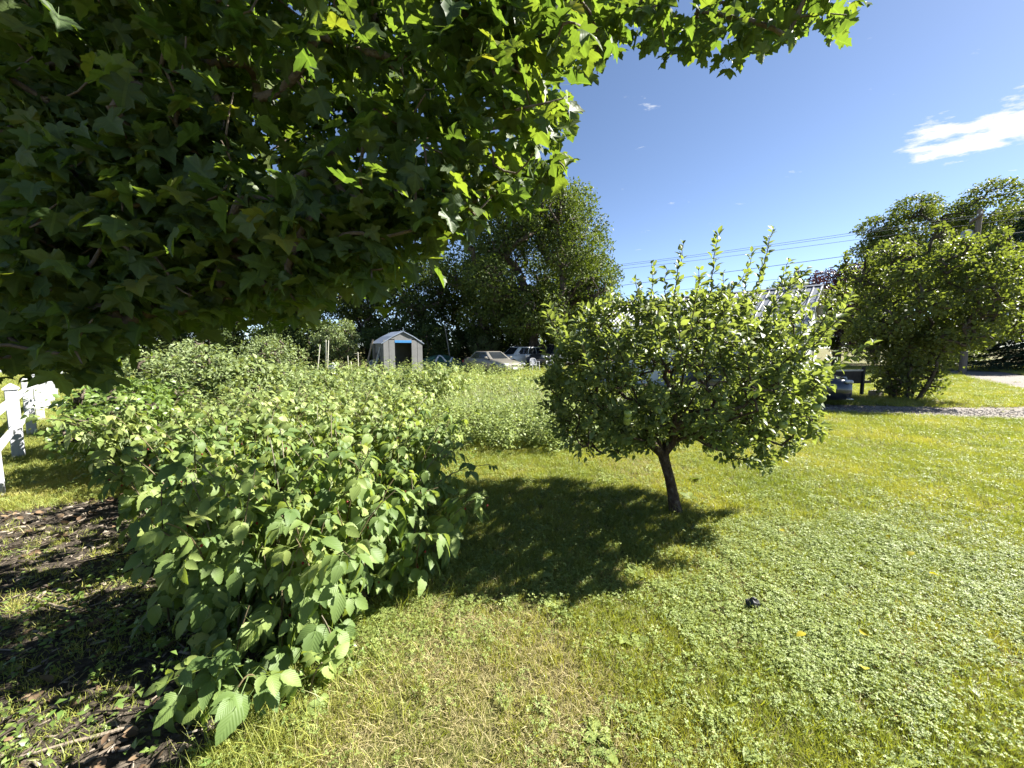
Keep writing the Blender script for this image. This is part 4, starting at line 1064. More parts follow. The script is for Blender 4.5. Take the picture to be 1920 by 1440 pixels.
# the tall lilac by the drive
lb = gnd(1712, 746); lx, ly = 12.45, 12.1
lil = ball(.35, 0, 3.15, 2.35, 2.1, 1.75, 34, .25, .86) + [(.3, 0, 3.0, 1.6, 1.4, 1.2), (-.2, 0, .85, .75, .7, .75), (.1, -.2, 1.5, 1.0, .9, .9), (-1.1, .1, 1.9, .8, .8, .8), (1.0, 0, 2.1, 1.0, 1.0, .8), (-.55, -.2, .55, .5, .5, .5), (.5, -.1, .6, .55, .5, .5), (2.4, .2, 2.9, .8, .9, .6), (3.1, .2, 3.8, .8, 1, .7)]
for k in range(16):
    a = rng.uniform(0, 6.28); u = rng.uniform(.3, 1.0); lil.append((.35 + 2.3 * u * math.cos(a), 1.9 * u * math.sin(a), 4.75 - .9 * u * u + rng.normal() * .2, .22, .22, .5))
crown_tree('lilac_bush', (lx, ly, 0), lil, 36000, .10, MT['lilac'], 'tall vase shaped lilac bush at the bend of the gravel drive', 'bush', trunk_r=.12, trunk_top=1.0, stems=7, limb_n=16, shell=.30, limb_r=.035, tp=[leaf_ovate(3, .34, .4, .35, .2)])

# ------------------------------------------------------------------ the small apple tree on the lawn
def build_apple():
    b = gnd(1266, 962); t = empty('apple_tree', b, 0, 'small spreading apple tree with a leaning trunk on the sunny lawn', 'tree')
    bx, by = b.x, b.y
    def L(px, py, dY=0.0):
        q = at(px, py, by + dY); return np.array([q.x - bx, dY, q.z])
    sk = Skel()
    tr_ = [(0.01, 0, -.03), (.0, 0, .02), L(1262, 930), L(1256, 900), L(1247, 868), L(1243, 852)]
    ids = sk.chain(tr_, -1, [.078, .062, .052, .047, .048, .056])
    top = ids[-1]
    limbs = [[L(1215, 830, .1), L(1150, 800, .25), L(1085, 770, .35)], [L(1232, 815, -.1), L(1200, 760, -.3), L(1170, 690, -.45)], [L(1262, 820, .05), L(1310, 790, .2), L(1400, 770, .35), L(1480, 760, .3)],
             [L(1255, 815, .15), L(1275, 740, .35), L(1290, 650, .45)], [L(1265, 828, -.1), L(1330, 800, -.5), L(1420, 770, -.9)], [L(1245, 810, .25), L(1220, 730, .7), L(1190, 660, 1.0)],
             [L(1225, 830, -.15), L(1160, 815, -.6), L(1100, 790, -.9)], [L(1262, 810, .2), L(1340, 740, .6), L(1420, 680, .9)], [L(1260, 812, 0), L(1310, 730, -.1), L(1380, 640, -.15)]]
    for q in limbs: sk.chain([np.array(p) for p in q], top)
    C = np.array([L(1272, 700)[0], .16, 1.28])
    rad = np.array([1.46, 1.14, .88])
    A = []
    while len(A) < 1150:
        u = unit(1)[0]; r_ = rng.uniform(.35, 1.0) ** .6
        p = C + u * rad * r_
        if p[2] < .56 + .10 * rng.random(): continue
        a_, b_, _ = project((p + np.array([bx, by, 0]))[None])
        if a_[0] > 1562 - 30 * rng.random() or a_[0] < 1036 or b_[0] > 838: continue
        # the crown narrows upward
        k = (p[2] - 1.35) / .85
        if k > 0 and math.hypot(p[0] - C[0] , p[1]) > rad[0] * (1.04 - .24 * k): continue
        A.append(p)
    low_ = []
    while len(low_) < 260:
        p = C + unit(1)[0] * rad * rng.uniform(.2, .95)
        a_, b_, _ = project((p + np.array([bx, by, 0]))[None])
        if .60 < p[2] < 1.15 and 1040 < a_[0] < 1530 and b_[0] < 836: low_.append(p)
    A = np.array(A + low_)
    # low drooping tip and long side shoots
    ext = [L(1440, 878, .0), L(1425, 870, -.2), L(1380, 860, -.3), L(1470, 850, .1), L(1500, 820, .2), L(1035, 800, 0), L(1020, 760, .1), L(1060, 830, .2), L(1045, 815, -.2), L(1080, 845, -.1), L(1130, 850, 0), L(1160, 850, -.4), L(1020, 720, -.2), L(1035, 700, .3), L(1050, 660, 0), L(1105, 845, .3), L(1330, 845, .5), L(1180, 845, .6), L(1565, 690, .2), L(1545, 645, .1), L(1545, 720, .0), L(1520, 755, .2), L(1545, 600, .2)]
    A = np.vstack([A, ext]); A = A[np.argsort(np.linalg.norm(A - np.array(tr_[-1]), axis=1))]
    tips = sk.reach(A, .07, .3, lo=ids[-1], jit=.04, upw=.35)
    # upright water shoots
    shoots = [(1345, 436, 1330, 560, -.1), (1449, 428, 1420, 540, 0), (1280, 458, 1262, 560, .1), (1222, 498, 1225, 570, .2), (1478, 488, 1440, 590, .2), (1358, 512, 1350, 580, .4), (1145, 520, 1150, 590, .2), (1190, 520, 1195, 600, -.2), (1640, 642, 1560, 690, .1), (1600, 545, 1545, 640, .3), (1410, 470, 1395, 560, .35), (1250, 500, 1245, 580, -.2), (1560, 560, 1530, 630, -.1), (1505, 545, 1480, 620, .1), (1310, 505, 1305, 580, .3), (1500, 500, 1470, 580, .4)]
    sh_ids = []
    for (tx, ty, x0, y0, dy) in shoots:
        p0 = L(x0, y0, dy); k = sk.reach(np.array([p0]), .08, .3, lo=ids[-1])[0]
        p1 = L(tx, ty, dy); n = max(4, int(np.linalg.norm(p1 - p0) / .05))
        sh_ids.append(sk.chain([p0 + (p1 - p0) * (i + 1) / n + rng.normal(size=3) * .008 for i in range(n)], k))
    # leafy new growth rising from the outside of the crown
    PP = np.array(sk.p); hi_ = [i for i in tips if PP[i][2] > 1.15]
    for k in rng.choice(hi_, 95, replace=False):
        p0 = PP[k]; o = (p0 - C) * np.array([1, 1, 0]); o /= np.linalg.norm(o) + 1e-6; Ls = rng.uniform(.14, .38)
        p1 = p0 + (np.array([0, 0, 1.0]) + o * rng.uniform(.1, .8) + rng.normal(size=3) * .12) * Ls
        a_, b_, _ = project((p1 + np.array([bx, by, 0]))[None])
        if a_[0] > 1610 or a_[0] < 1010 or b_[0] < 480: continue
        n = max(3, int(Ls / .05)); sh_ids.append(sk.chain([p0 + (p1 - p0) * (i + 1) / n + rng.normal(size=3) * .008 for i in range(n)], k))
    r = sk.radii(.0020, .385, .034)
    V, F = sk.tubes(r, 7)
    P_ = np.array(sk.p); par = np.array(sk.par)
    me = mesh_np('trunk', V, F); link('trunk', me, t, MT['apple_bark'])
    # leaves: along every thin twig
    thin = np.where((r < .0058) & (par >= 0))[0]
    p, d, nn, s = [], [], [], []
    shoot_set = set(q for c in sh_ids for q in c)
    for k in thin:
        a, b2 = P_[par[k]], P_[k]; ax = b2 - a; Ls = np.linalg.norm(ax); ax = ax / (Ls + 1e-9)
        m = 4 if k in shoot_set else int(rng.poisson(Ls / .0047)) + (1 if rng.random() < .5 else 0)
        for _ in range(m):
            q = a + (b2 - a) * rng.random(); o = unit(1)[0]; o -= ax * o.dot(ax); o /= np.linalg.norm(o) + 1e-9
            if k in shoot_set: dd = ax * .75 + o * .75 + np.array([0, 0, .1])
            else: dd = ax * .5 + o * .8 + np.array([0, 0, .12])
            p.append(q + o * .008 + rng.normal(size=3) * (.004 if k in shoot_set else .028)); d.append(dd); nn.append(np.array([.12, -.05, 1.0]) + o * .1 + rng.normal(size=3) * .42); s.append(rng.uniform(.040, .075) * (1.05 if k in shoot_set else 1))
    p, d, nn, s = map(np.array, (p, d, nn, s))
    px, py, dep = project(p + np.array([bx, by, 0]))
    tl = [leaf_ovate(4, .27, .45, .45, .22), leaf_ovate(4, .30, .42, .30, .40), leaf_ovate(4, .24, .45, .6, .10)]
    tag_big = np.argsort(dep / s)[:300]           # the ones that show largest are leaves of their own
    mask = np.ones(len(p), bool); mask[tag_big] = False
    meshes = []
    for v, f, u in tl:
        m_ = mesh_np('apple_leaf', v, f, u, solo=True); m_.materials.append(MT['apple']); meshes.append(m_)
    Rm = frames(d, nn)
    for i in tag_big:
        o = bpy.data.objects.new('leaf', meshes[i % 3]); COL.objects.link(o); o.parent = t
        M = Matrix(Rm[i].tolist()).to_4x4() @ Matrix.Scale(float(s[i]), 4); M.translation = Vector(p[i]); o.matrix_local = M
    foliage('foliage', tl, p[mask], d[mask], nn[mask], s[mask], MT['apple'], t)
    # a few green apples
    ap = MB(); ap.loft([[(math.cos(a) * rr, math.sin(a) * rr, zz) for a in [2 * math.pi * k / 12 for k in range(12)]] for rr, zz in ((.004, .020), (.016, .027), (.026, .018), (.029, .002), (.024, -.016), (.012, -.025), (.004, -.021))])
    apm = ap.mesh('apple', True); MT['fruit'] = surf('green_apple_skin', [(.3, (.16, .22, .05)), (.7, (.26, .30, .07))], 8, .35, .5); apm.materials.append(MT['fruit'])
    cand = [i for i in np.argsort(dep) if P_ is not None][:1500]
    for i in rng.choice(cand, 16, replace=False):
        o = bpy.data.objects.new('apple', apm); COL.objects.link(o); o.parent = t; o.location = Vector(p[i]) + Vector((0, -.01, -.05)); o.rotation_euler = (rng.normal() * .3, rng.normal() * .3, rng.random() * 6)
    print('apple leaves', len(p))
build_apple()

# ------------------------------------------------------------------ the big maple overhead, trunk standing outside the view
CANOPY = [(-2500, 800), (0, 712), (130, 715), (215, 738), (240, 735), (252, 655), (380, 632), (470, 618), (560, 615), (568, 662), (588, 665), (600, 590), (650, 566), (715, 578), (735, 590), (742, 545), (790, 495), (850, 474), (868, 440), (905, 440), (950, 418), (1000, 404), (1035, 372), (1085, 352), (1112, 312), (1090, 268), (1122, 240), (1105, 205), (1132, 182), (1150, 130), (1178, 122), (1198, 170), (1215, 196), (1262, 203), (1350, 192), (1392, 168), (1422, 128), (1430, 100), (1470, 112), (1520, 92), (1560, 78), (1604, 78), (1622, 45), (1650, -10), (1700, -120), (1900, -2500), (-2500, -2500)]
def fbm0(P):
    r = np.random.default_rng(4); o = np.zeros(len(P))
    for i in range(9):
        k = r.normal(size=3) * 2.6; o += np.sin(P @ k + r.uniform(0, 6.28))
    return o / 3
def build_overhead_maple():
    TB = np.array([-4.6, 2.0, 0.0])
    t = empty('overhead_maple', TB, 0, 'large maple hanging its dark leafy branches over the raspberries', 'tree')
    def A3(px, py, d): q = atd(px, py, d); return np.array([q.x, q.y, q.z])
    sk = Skel()
    ids = sk.chain([TB + np.array([0, 0, -.05]), TB + np.array([0, 0, .6]), TB + np.array([.05, .05, 1.5]), TB + np.array([.12, .1, 2.3]), TB + np.array([.2, .15, 3.2]), TB + np.array([.2, .3, 4.4]), TB + np.array([.3, .4, 6.0])], -1, [.30, .24, .22, .20, .17, .14, .10])
    # limbs seen in the picture
    la = sk.chain([A3(-60, 240, 2.35), A3(0, 196, 2.25), A3(110, 160, 2.2), A3(215, 120, 2.2), A3(255, 60, 2.2), A3(280, -30, 2.3)], ids[3], [.085, .068, .056, .046, .036, .032])
    sk.chain([A3(330, 150, 2.5), A3(470, 190, 2.9), A3(600, 200, 3.4)], la[3], [.026, .020, .014])
    sk.chain([A3(430, -20, 2.5), A3(590, 62, 2.4), A3(690, 98, 2.4), A3(800, 133, 2.4), A3(870, 150, 2.5)], la[4], [.024, .016, .013, .010, .007])
    sk.chain([A3(600, -120, 2.6), A3(900, -90, 2.6), A3(1150, -20, 2.6), A3(1330, 60, 2.6)], la[5], [.030, .024, .018, .012])
    lbr = sk.chain([A3(-60, 530, 1.9), A3(0, 472, 1.85), A3(60, 425, 1.9), A3(95, 392, 1.95), A3(160, 350, 2.3)], ids[2], [.050, .040, .034, .026, .018])
    sk.chain([A3(60, 520, 2.3), A3(220, 500, 2.9), A3(380, 475, 3.2), A3(560, 420, 3.4)], lbr[1], [.030, .024, .020, .014])
    sk.chain([A3(100, 560, 2.4), A3(260, 555, 3.2), A3(420, 540, 3.8)], lbr[1], [.024, .020, .014])
    sk.chain([A3(300, 330, 2.6), A3(520, 300, 2.9), A3(760, 270, 3.0), A3(930, 240, 3.1)], la[2], [.034, .026, .018, .012])
    # where the leafy twigs end
    n_try = 60000
    d = 1.5 + 4.4 * rng.random(n_try) ** 1.25
    px = rng.uniform(-900, 1680, n_try); py = rng.uniform(-700, 740, n_try)
    yc = (720 - py) / FPX
    P = np.stack([(px - 960) / FPX * d, (CP + yc * SP) * d, CAMZ + (-SP + yc * CP) * d], 1)
    dist = d
    ok = in_poly(px, py, CANOPY) & in_poly(px, py + 34, CANOPY) & in_poly(px + 26, py, CANOPY) & (P[:, 2] > 1.15) & (P[:, 2] < 7.5) & (P[:, 1] > .9)
    ok &= (P[:, 0] < 1.15 * P[:, 2] - 1.55)
    ok &= d < np.interp(px, [-400, 100, 450, 900], [5.9, 4.6, 3.3, 3.0])
    # the thin outer spray at the far end reaches over at one depth only
    outer = px > 1130
    ok &= ~outer | ((d > 2.2) & (d < 3.1))
    # thin the crown evenly per solid angle and depth
    P = P[ok]; d = d[ok]; px = px[ok]; py = py[ok]
    keep = rng.random(len(P)) < np.clip(.22 * d ** 1.15, 0, 1)
    P, d, px, py = P[keep], d[keep], px[keep], py[keep]
    # lighter, gappier crown toward its sunny outer top
    thin = np.where((px > 480) & (py < 330), .55, np.where(py < 200, .7, 1.0)) * np.where((fbm0(P) > .30) & (py < 330), .3, 1.0)
    k2 = rng.random(len(P)) < thin; P, d, px, py = P[k2], d[k2], px[k2], py[k2]
    infr = (px > -60) & (py > -60)
    sel_in = np.where(infr)[0]; sel_out = np.where(~infr)[0]
    sel_in = rng.permutation(sel_in)[:2100]; sel_out = rng.permutation(sel_out)[:320]
    # crown above and behind, out of the picture, that shades the ground
    ex = []
    while len(ex) < 300:
        u = unit(1)[0]; q = np.array([-3.4, 2.4, 5.2]) + u * np.array([4.4, 3.6, 2.6]) * rng.random() ** .4
        if q[0] > 1.15 * q[2] - 1.7 or q[2] < 2.3: continue
        a, b, c = project(q[None])
        if c[0] > .1 and -20 < a[0] < 1940 and -20 < b[0] and not in_poly(a, b, CANOPY)[0]: continue
        if c[0] < 1.2 and c[0] > 0: continue
        ex.append(q)
    A = np.vstack([P[sel_in], P[sel_out], np.array(ex)]); inside = np.zeros(len(A), bool); inside[:len(sel_in)] = True
    order = np.argsort(np.linalg.norm(A - TB - np.array([0, 0, 2.5]), axis=1)); A = A[order]; inside = inside[order]
    tips = sk.reach(A, .28, .18, lo=ids[2], jit=.03, upw=.25)
    r = sk.radii(.0028, .40, .06)
    sk_p = np.array(sk.p)
    sk.p = [q - TB for q in sk.p]
    V, F = sk.tubes(r, 6); link('trunk', mesh_np('trunk', V, F), t, MT['maple_bark'])
    # leaves: pairs set along the last stretch of each twig, hanging on long stalks
    par = np.array(sk.par)
    Lp, Ld, Ln, Ls = [], [], [], []
    for tip, a, ins in zip(tips, A, inside):
        q = sk_p[par[tip]]; ax = a - q; ax /= np.linalg.norm(ax) + 1e-9
        m = rng.integers(9, 14) if ins else rng.integers(9, 13)
        for i in range(m):
            back = rng.random() ** 1.2 * .34
            o = unit(1)[0]; o[2] *= .45; o -= ax * o.dot(ax) * .5; o /= np.linalg.norm(o) + 1e-9
            s = rng.uniform(.058, .108) * (1.0 if ins else 1.4)
            stalk = rng.uniform(.5, 1.0) * s
            dd = o * .75 + ax * .35 + np.array([0, 0, -.55]) + rng.normal(size=3) * .25
            dd /= np.linalg.norm(dd)
            pos = a - ax * back + o * stalk * .75 + np.array([0, 0, -.3 * stalk]) + rng.normal(size=3) * .03
            nrm = np.array([0, 0, .9]) + o * .45 + rng.normal(size=3) * .38
            Lp.append(pos); Ld.append(dd); Ln.append(nrm); Ls.append(s)
    Lp, Ld, Ln, Ls = map(np.array, (Lp, Ld, Ln, Ls))
    near_ = np.linalg.norm(Lp - np.array([0, 0, CAMZ]), axis=1); Ls *= np.interp(near_, [1.2, 1.9], [.72, 1.0])
    a1, b1, c1 = project(Lp); a2, b2, c2 = project(Lp + Ld * Ls[:, None]); 
    vis = (c1 > .1) & (a1 > -150) & (a1 < 2070) & (b1 > -150)
    ja, jb = rng.normal(size=len(a1)) * 16, rng.normal(size=len(a1)) * 22      # uneven edge: some leaves hang lower, some stop short
    good = (in_poly(a1 + ja, b1 + jb, CANOPY) & in_poly(a2 + ja, b2 + jb, CANOPY)) | ~vis
    good &= ~((c1 > -.6) & (np.linalg.norm(Lp - np.array([0, 0, CAMZ]), axis=1) < 1.15))
    Lp, Ld, Ln, Ls, vis, c1, a1, b1 = [q[good] for q in (Lp, Ld, Ln, Ls, vis, c1, a1, b1)]
    hi = [leaf_maple(MAPLE_HALF, .30, .45, 1), leaf_maple(MAPLE_HALF, .45, .25, 2), leaf_maple(MAPLE_HALF, .12, .75, 3, .7), leaf_maple(MAPLE_HALF, .60, .5, 4, .1)]
    lo_ = [leaf_maple(MAPLE_HALF_LOW, .2, .35, 5), leaf_maple(MAPLE_HALF_LOW, .35, .2, 6)]
    Rm = frames(Ld, Ln)
    infr = vis & (a1 > 0) & (a1 < 1920) & (b1 > 0)
    score = np.where(infr, c1 / Ls, 1e9); big = np.argsort(score)[:300]
    rest = np.ones(len(Lp), bool); rest[big] = False
    meshes = []
    for v, f, u in hi:
        m_ = mesh_np('maple_leaf', v, f, u, solo=True); m_.materials.append(MT['maple']); meshes.append(m_)
    for i in big:
        o = bpy.data.objects.new('leaf', meshes[i % 4]); COL.objects.link(o); o.parent = t
        M = Matrix(Rm[i].tolist()).to_4x4() @ Matrix.Scale(float(Ls[i]), 4); M.translation = Vector(Lp[i] - TB); o.matrix_local = M
    mi = rest & vis; mo = rest & ~vis
    V, F, U, Rr = scatter(hi, Lp[mi] - TB, Rm[mi], Ls[mi]); o = link('foliage', mesh_np('foliage', V, F, U, Rr), t, MT['maple']); o['kind'] = 'stuff'
    V, F, U, Rr = scatter(lo_, Lp[mo] - TB, Rm[mo], Ls[mo]); o = link('outer_foliage', mesh_np('foliage', V, F, U, Rr), t, MT['maple']); o['kind'] = 'stuff'
    print('maple leaves', len(Lp), mi.sum(), mo.sum())
build_overhead_maple()
def fbm(x, y, sc, seed):
    r = np.random.default_rng(seed); o = np.zeros_like(x)
    for i in range(14):
        f = sc * (1.35 ** (i % 7)); a = r.uniform(0, 6.28); o += np.sin(f * (x * math.cos(a) + y * math.sin(a)) + r.uniform(0, 6.28)) / (1.35 ** (i % 7)) ** .7
    return o / 4.2

# ================================================================== RASPBERRY BED
def compound(n_leaf, seed, hi=True, droop=.35):
    """a raspberry leaf in metres: stalk, a big end leaflet and one or two pairs beside it"""
    r = np.random.default_rng(seed); parts = []
    def lf(): return leaf_ovate(11, .31 + r.uniform(-.03, .03), .38, .16 + r.uniform(0, .3), .20 + r.uniform(0, .35), .07) if hi else leaf_quad(.36, .22, .3)
    def put(y, ang, tilt, sc):
        M = Matrix.Translation((0, y, -.02 * y)) @ Matrix.Rotation(ang, 4, 'Z') @ Matrix.Rotation(tilt, 4, 'X') @ Matrix.Rotation(r.normal() * .2, 4, 'Y')
        parts.append(xf(lf(), M, sc))
    st = .055; L = .10
    put(st + L * .62 if n_leaf > 3 else st + L * .38, r.normal() * .1, -droop, .095 * r.uniform(.92, 1.1))
    for s in (1, -1):
        put(st + L * .32 if n_leaf > 3 else st + L * .18, s * (1.05 + r.normal() * .12), -droop * .8, .078 * r.uniform(.9, 1.1))
        if n_leaf > 3: put(st, s * (1.25 + r.normal() * .12), -droop * .8, .062 * r.uniform(.9, 1.1))
    e = st + L * .6
    parts.append(tpl([(-.0016, 0, 0), (.0016, 0, 0), (.0012, e, -.02 * e), (-.0012, e, -.02 * e)], [(0, 1, 2), (0, 2, 3)], [(.5, 0)] * 4))
    return merge_tpl(parts)
COMP = [compound(3, 1), compound(5, 2, droop=.5), compound(3, 3, droop=.6), compound(5, 4), compound(3, 5, droop=.2), compound(3, 6, droop=.75)]
COMP_LOW = [compound(3, 11, False), compound(5, 12, False, .5), compound(3, 13, False, .6)]
comp_mesh = []
for v, f, u in COMP:
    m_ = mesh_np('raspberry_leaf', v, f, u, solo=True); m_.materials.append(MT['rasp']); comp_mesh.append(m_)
def cane_set(n_canes, h0, h1, spread, leaves, lean=(0, 0), low=.14):
    canes, P, D, Nn, S = MB(), [], [], [], []
    for c in range(n_canes):
        h = rng.uniform(h0, h1); az = rng.uniform(0, 6.28); lg = 2.1 if rng.random() < .22 else 1.0; h *= 1.12 if lg > 1 else 1.0; o = np.array([abs(math.cos(az)) if lg > 1 else math.cos(az), math.sin(az), 0]) * spread * (1 + (lg - 1) * .75) + np.array([lean[0], lean[1], 0])
        b = np.array([rng.normal() * .10, rng.normal() * .10, -.02]); pts = []
        for i in range(9):
            u = i / 8; pts.append(b + o * (.15 * u + .85 * u ** 2.2) * h + np.array([0, 0, h * (u - .16 * u ** 4 * np.linalg.norm(o) * 2)]))
        canes.tube(pts, [.0062 - .0036 * i / 8 for i in range(9)], 6)
        k0 = rng.uniform(0, 6.28)
        for i in range(leaves):
            u = low + (1 - low) * (i + .5) / leaves; q = u * 8; a = int(min(q, 7)); p = pts[a] + (pts[a + 1] - pts[a]) * (q - a)
            ang = k0 + 2.4 * i + rng.normal() * .3
            d = np.array([math.cos(ang), math.sin(ang), .55 * u - .80 + rng.normal() * .30])
            if i >= leaves - 2: d[2] += .45
            P.append(p); D.append(d); Nn.append(np.array([0.34, .02, 1.0]) + rng.normal(size=3) * .28); S.append(rng.uniform(.85, 1.35) * (1.0 if u < .85 else .78))
    return canes, np.array(P), np.array(D), np.array(Nn), np.array(S)
def near_plant(x, y, n, h0, h1, spread, leaves, label, lean=(0, 0), size=1.0):
    t = empty('raspberry_plant', (x, y, 0), 0, label, 'raspberry plant', 'raspberry plants in the bed')
    c, P, D, Nn, S = cane_set(n, h0, h1, spread, leaves, lean)
    c.build('canes', MT['cane'], t, True); t.children[-1]['kind'] = 'stuff'
    if h1 > .6:     # ripe berries hanging under the upper leaves
        kk = rng.choice(len(P), 9); bp = P[kk] + rng.normal(size=(9, 3)) * .035 - np.array([0, 0, .05]); bm = MB()
        for q_ in bp: bm.loft([[(q_[0] + math.cos(a) * rr, q_[1] + math.sin(a) * rr, q_[2] + zz) for a in [2 * math.pi * j / 7 for j in range(7)]] for rr, zz in ((.003, .007), (.0068, .003), (.0062, -.003), (.002, -.009))])
        tag(bm.build('berries', MT['berry'], t, True), kind='stuff')
    Rm = frames(D, Nn)
    for i in range(len(P)):
        o = bpy.data.objects.new('leaf', comp_mesh[rng.integers(0, 6)]); COL.objects.link(o); o.parent = t
        M = Matrix(Rm[i].tolist()).to_4x4() @ Matrix.Scale(float(S[i] * size), 4); M.translation = Vector(P[i]); o.matrix_local = M
    return t
MT['berry'] = surf('ripe_berry', [(.3, (.11, .008, .010)), (.7, (.19, .014, .018))], 60, .5, .2)
mid_lb = 'raspberry plant crowded among the large leaved canes of the near bed'
rng = np.random.default_rng(101)
near = [(-.74, 2.58, 5, .45, .78, .26, 15, 'raspberry plant bulging over the lawn edge toward the tree shadow', (.10, -.05)),
        (-1.27, 1.58, 4, .30, .50, .30, 11, 'low young raspberry plant at the near tip of the bed, on the mulch', (0, -.1)),
        (-.92, 1.66, 2, .22, .34, .30, 7, 'small raspberry sucker on the dry lawn edge at the near tip', (0, 0)),
        (-1.10, 1.92, 7, .52, .86, .26, 16, 'bright sunlit raspberry plant just behind the low young one', (.1, -.12)),
        (-1.52, 1.95, 7, .70, 1.02, .22, 18, 'tall shaded raspberry plant leaning out over the mulch', (-.06, -.05)),
        (-1.32, 2.25, 7, .80, 1.16, .28, 19, 'tallest raspberry plant at the front of the bed, leaves hanging dark', (0, 0)),
        (-1.92, 2.32, 8, .75, 1.05, .24, 18, 'raspberry plant spreading shaded leaves over the bare mulch', (-.06, -.02)),
        (-1.0, 2.30, 6, .62, .95, .28, 17, 'raspberry plant on the lawn side with leaves drooping to the grass', (.22, -.05)),
        (-.80, 2.85, 6, .7, 1.02, .28, 17, 'raspberry plant reaching an arching cane out over the tree shadow', (.42, .05)),
        (-2.45, 2.75, 7, .7, 1.08, .30, 17, 'outermost raspberry plant of the near bed on the mulch side', (-.12, 0)),
        (-.95, 3.45, 4, .8, 1.0, .25, 14, 'raspberry plant behind the arching cane at the lawn edge', (.12, 0))]
for (x, y, n, h0, h1, sp, lv, lb_, ln) in near: near_plant(x, y, n, h0, h1, sp, lv, lb_, ln)
for (x, y) in ((-1.70, 2.80), (-1.25, 2.85), (-2.15, 3.2), (-1.6, 3.3), (-1.15, 3.4), (-2.75, 3.45), (-3.3, 3.75), (-2.2, 3.85), (-1.65, 3.85), (-1.15, 3.95), (-.80, 4.1), (-2.9, 4.1)):
    near_plant(x + rng.normal() * .06, y + rng.normal() * .06, 5, .80, 1.15, .28, 16, mid_lb)
# farther raspberry plants: a few plants copied through the bed
rp = []
for k in range(5):
    t = empty('raspberry_bush', (0, 0, 0), 0, 'x', 'raspberry plant')
    c, P, D, Nn, S = cane_set(6, .85, 1.2, .32, 17, low=.12)
    c.build('canes', MT['cane'], t); t.children[-1]['kind'] = 'stuff'
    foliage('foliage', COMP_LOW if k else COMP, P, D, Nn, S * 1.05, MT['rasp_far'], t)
    rp.append(t)
spots = []
def bed_label(x, y):
    row = 'just behind the near canes' if y < 6.2 else ('halfway down the bed' if y < 8.4 else 'at the far end of the bed')
    side = 'on the lawn side' if x > -2.2 else ('in the middle' if x > -3.9 else 'on the fence side')
    return 'sunlit raspberry plant ' + row + ', ' + side, 'raspberry plant', 'raspberry plants ' + row + ', ' + side
for row in np.arange(4.45, 10.6, .46):
    x0 = np.interp(row, [4, 6, 8, 10.6], [-4.6, -5.4, -5.6, -5.5]); x1 = np.interp(row, [4, 5.6, 6.4, 8, 10.6], [-1.05, -1.35, -1.75, -1.7, -1.3])
    for x in np.arange(x0, x1, .50): spots.append((x + rng.normal() * .12, row + rng.normal() * .12))
print('raspberry bushes', len(spots))
for i, (x, y) in enumerate(spots):
    hs = .92 + .26 * float(fbm(np.array([x]), np.array([y]), 1.6, 21)[0]) + rng.normal() * .09
    copy_thing(rp[i % 5], (x, y, 0), rng.uniform(0, 6.28), min(max(hs, .55), 1.3), *bed_label(x, y))
for p_ in rp:
    for c in list(p_.children): bpy.data.objects.remove(c)
    bpy.data.objects.remove(p_)

# shrubs behind the bed
TS = [leaf_ovate(3, .30, .45, .35, .3)]
def dogwood(x, y, h, w, n, lb_, size=.085, mat=None, nm='garden_shrub'):
    return crown_tree(nm, (x, y, 0), ball(0, 0, h * .55, w, w * .9, h * .50, 11, .42, .64) + [(0, 0, h * .25, w * .7, w * .7, h * .25)], n, size, mat or MT['shrub'], lb_, 'shrub', 'shrubs behind the raspberry bed', trunk_r=.05, trunk_top=.3, stems=4, limb_n=10, tp=TS, shell=.4)
dogwood(-6.1, 8.0, 1.75, 1.0, 3600, 'tall light leaved shrub behind the raspberries under the maple')
dogwood(-7.4, 7.6, 1.55, .95, 3000, 'light leaved shrub nearest the white fence')
dogwood(-5.1, 7.4, 1.50, .9, 3000, 'long leaved shrub between the tall shrub and the raspberry bed', .11)
dogwood(-8.0, 12.9, 1.98, 1.12, 5200, 'round dense dark hearted shrub before the garden stakes', .075)
dogwood(-9.6, 11.6, 1.9, 1.1, 3600, 'pale shrub beside the round dense shrub')
dogwood(-6.0, 5.9, 1.15, .8, 2600, 'low dark shrub beside the bed near the white fence', .09, MT['weed'])
dogwood(-4.9, 5.0, 1.0, .75, 2600, 'low shrub with reddish leaves between bed and fence', .08, MT['weed'])

# ------------------------------------------------------------------ weeds and tall grass
def blade_tpl(seg=3, w=.5, bend=.5):
    v, f, uv = [], [], []
    for j in range(seg):
        t = j / seg; ww = w * (1 - t * .75) * .5; v += [(-ww, t * (1 - .15 * bend * t), -bend * t * t * .6), (ww, t * (1 - .15 * bend * t), -bend * t * t * .6)]; uv += [(0, t), (1, t)]
    v.append((0, 1 - .15 * bend, -bend * .6)); uv.append((.5, 1))
    for j in range(seg - 1): a = 2 * j; f += [(a, a + 1, a + 3), (a, a + 3, a + 2)]
    a = 2 * (seg - 1); f.append((a, a + 1, a + 2))
    return tpl(v, f, uv)
def stuff_mesh(name, tp, P, D, Nn, S, mat, label, cat):
    o = foliage(name, tp, P, D, Nn, S, mat); tag(o, label, cat, None, 'stuff'); return o
def tall_field(n, poly, h0, h1):
    xs = np.array([q[0] for q in poly]); ys = np.array([q[1] for q in poly])
    x = rng.uniform(xs.min(), xs.max(), n * 3); y = rng.uniform(ys.min(), ys.max(), n * 3)
    k = in_poly(x, y, poly); x, y = x[k][:n], y[k][:n]
    y = y + .30 * np.sin(x * 5.1 + 1) * np.sin(x * 2.3) + rng.normal(size=len(y)) * .10
    return np.stack([x, y, np.zeros(len(x))], 1), rng.uniform(h0, h1, len(x))
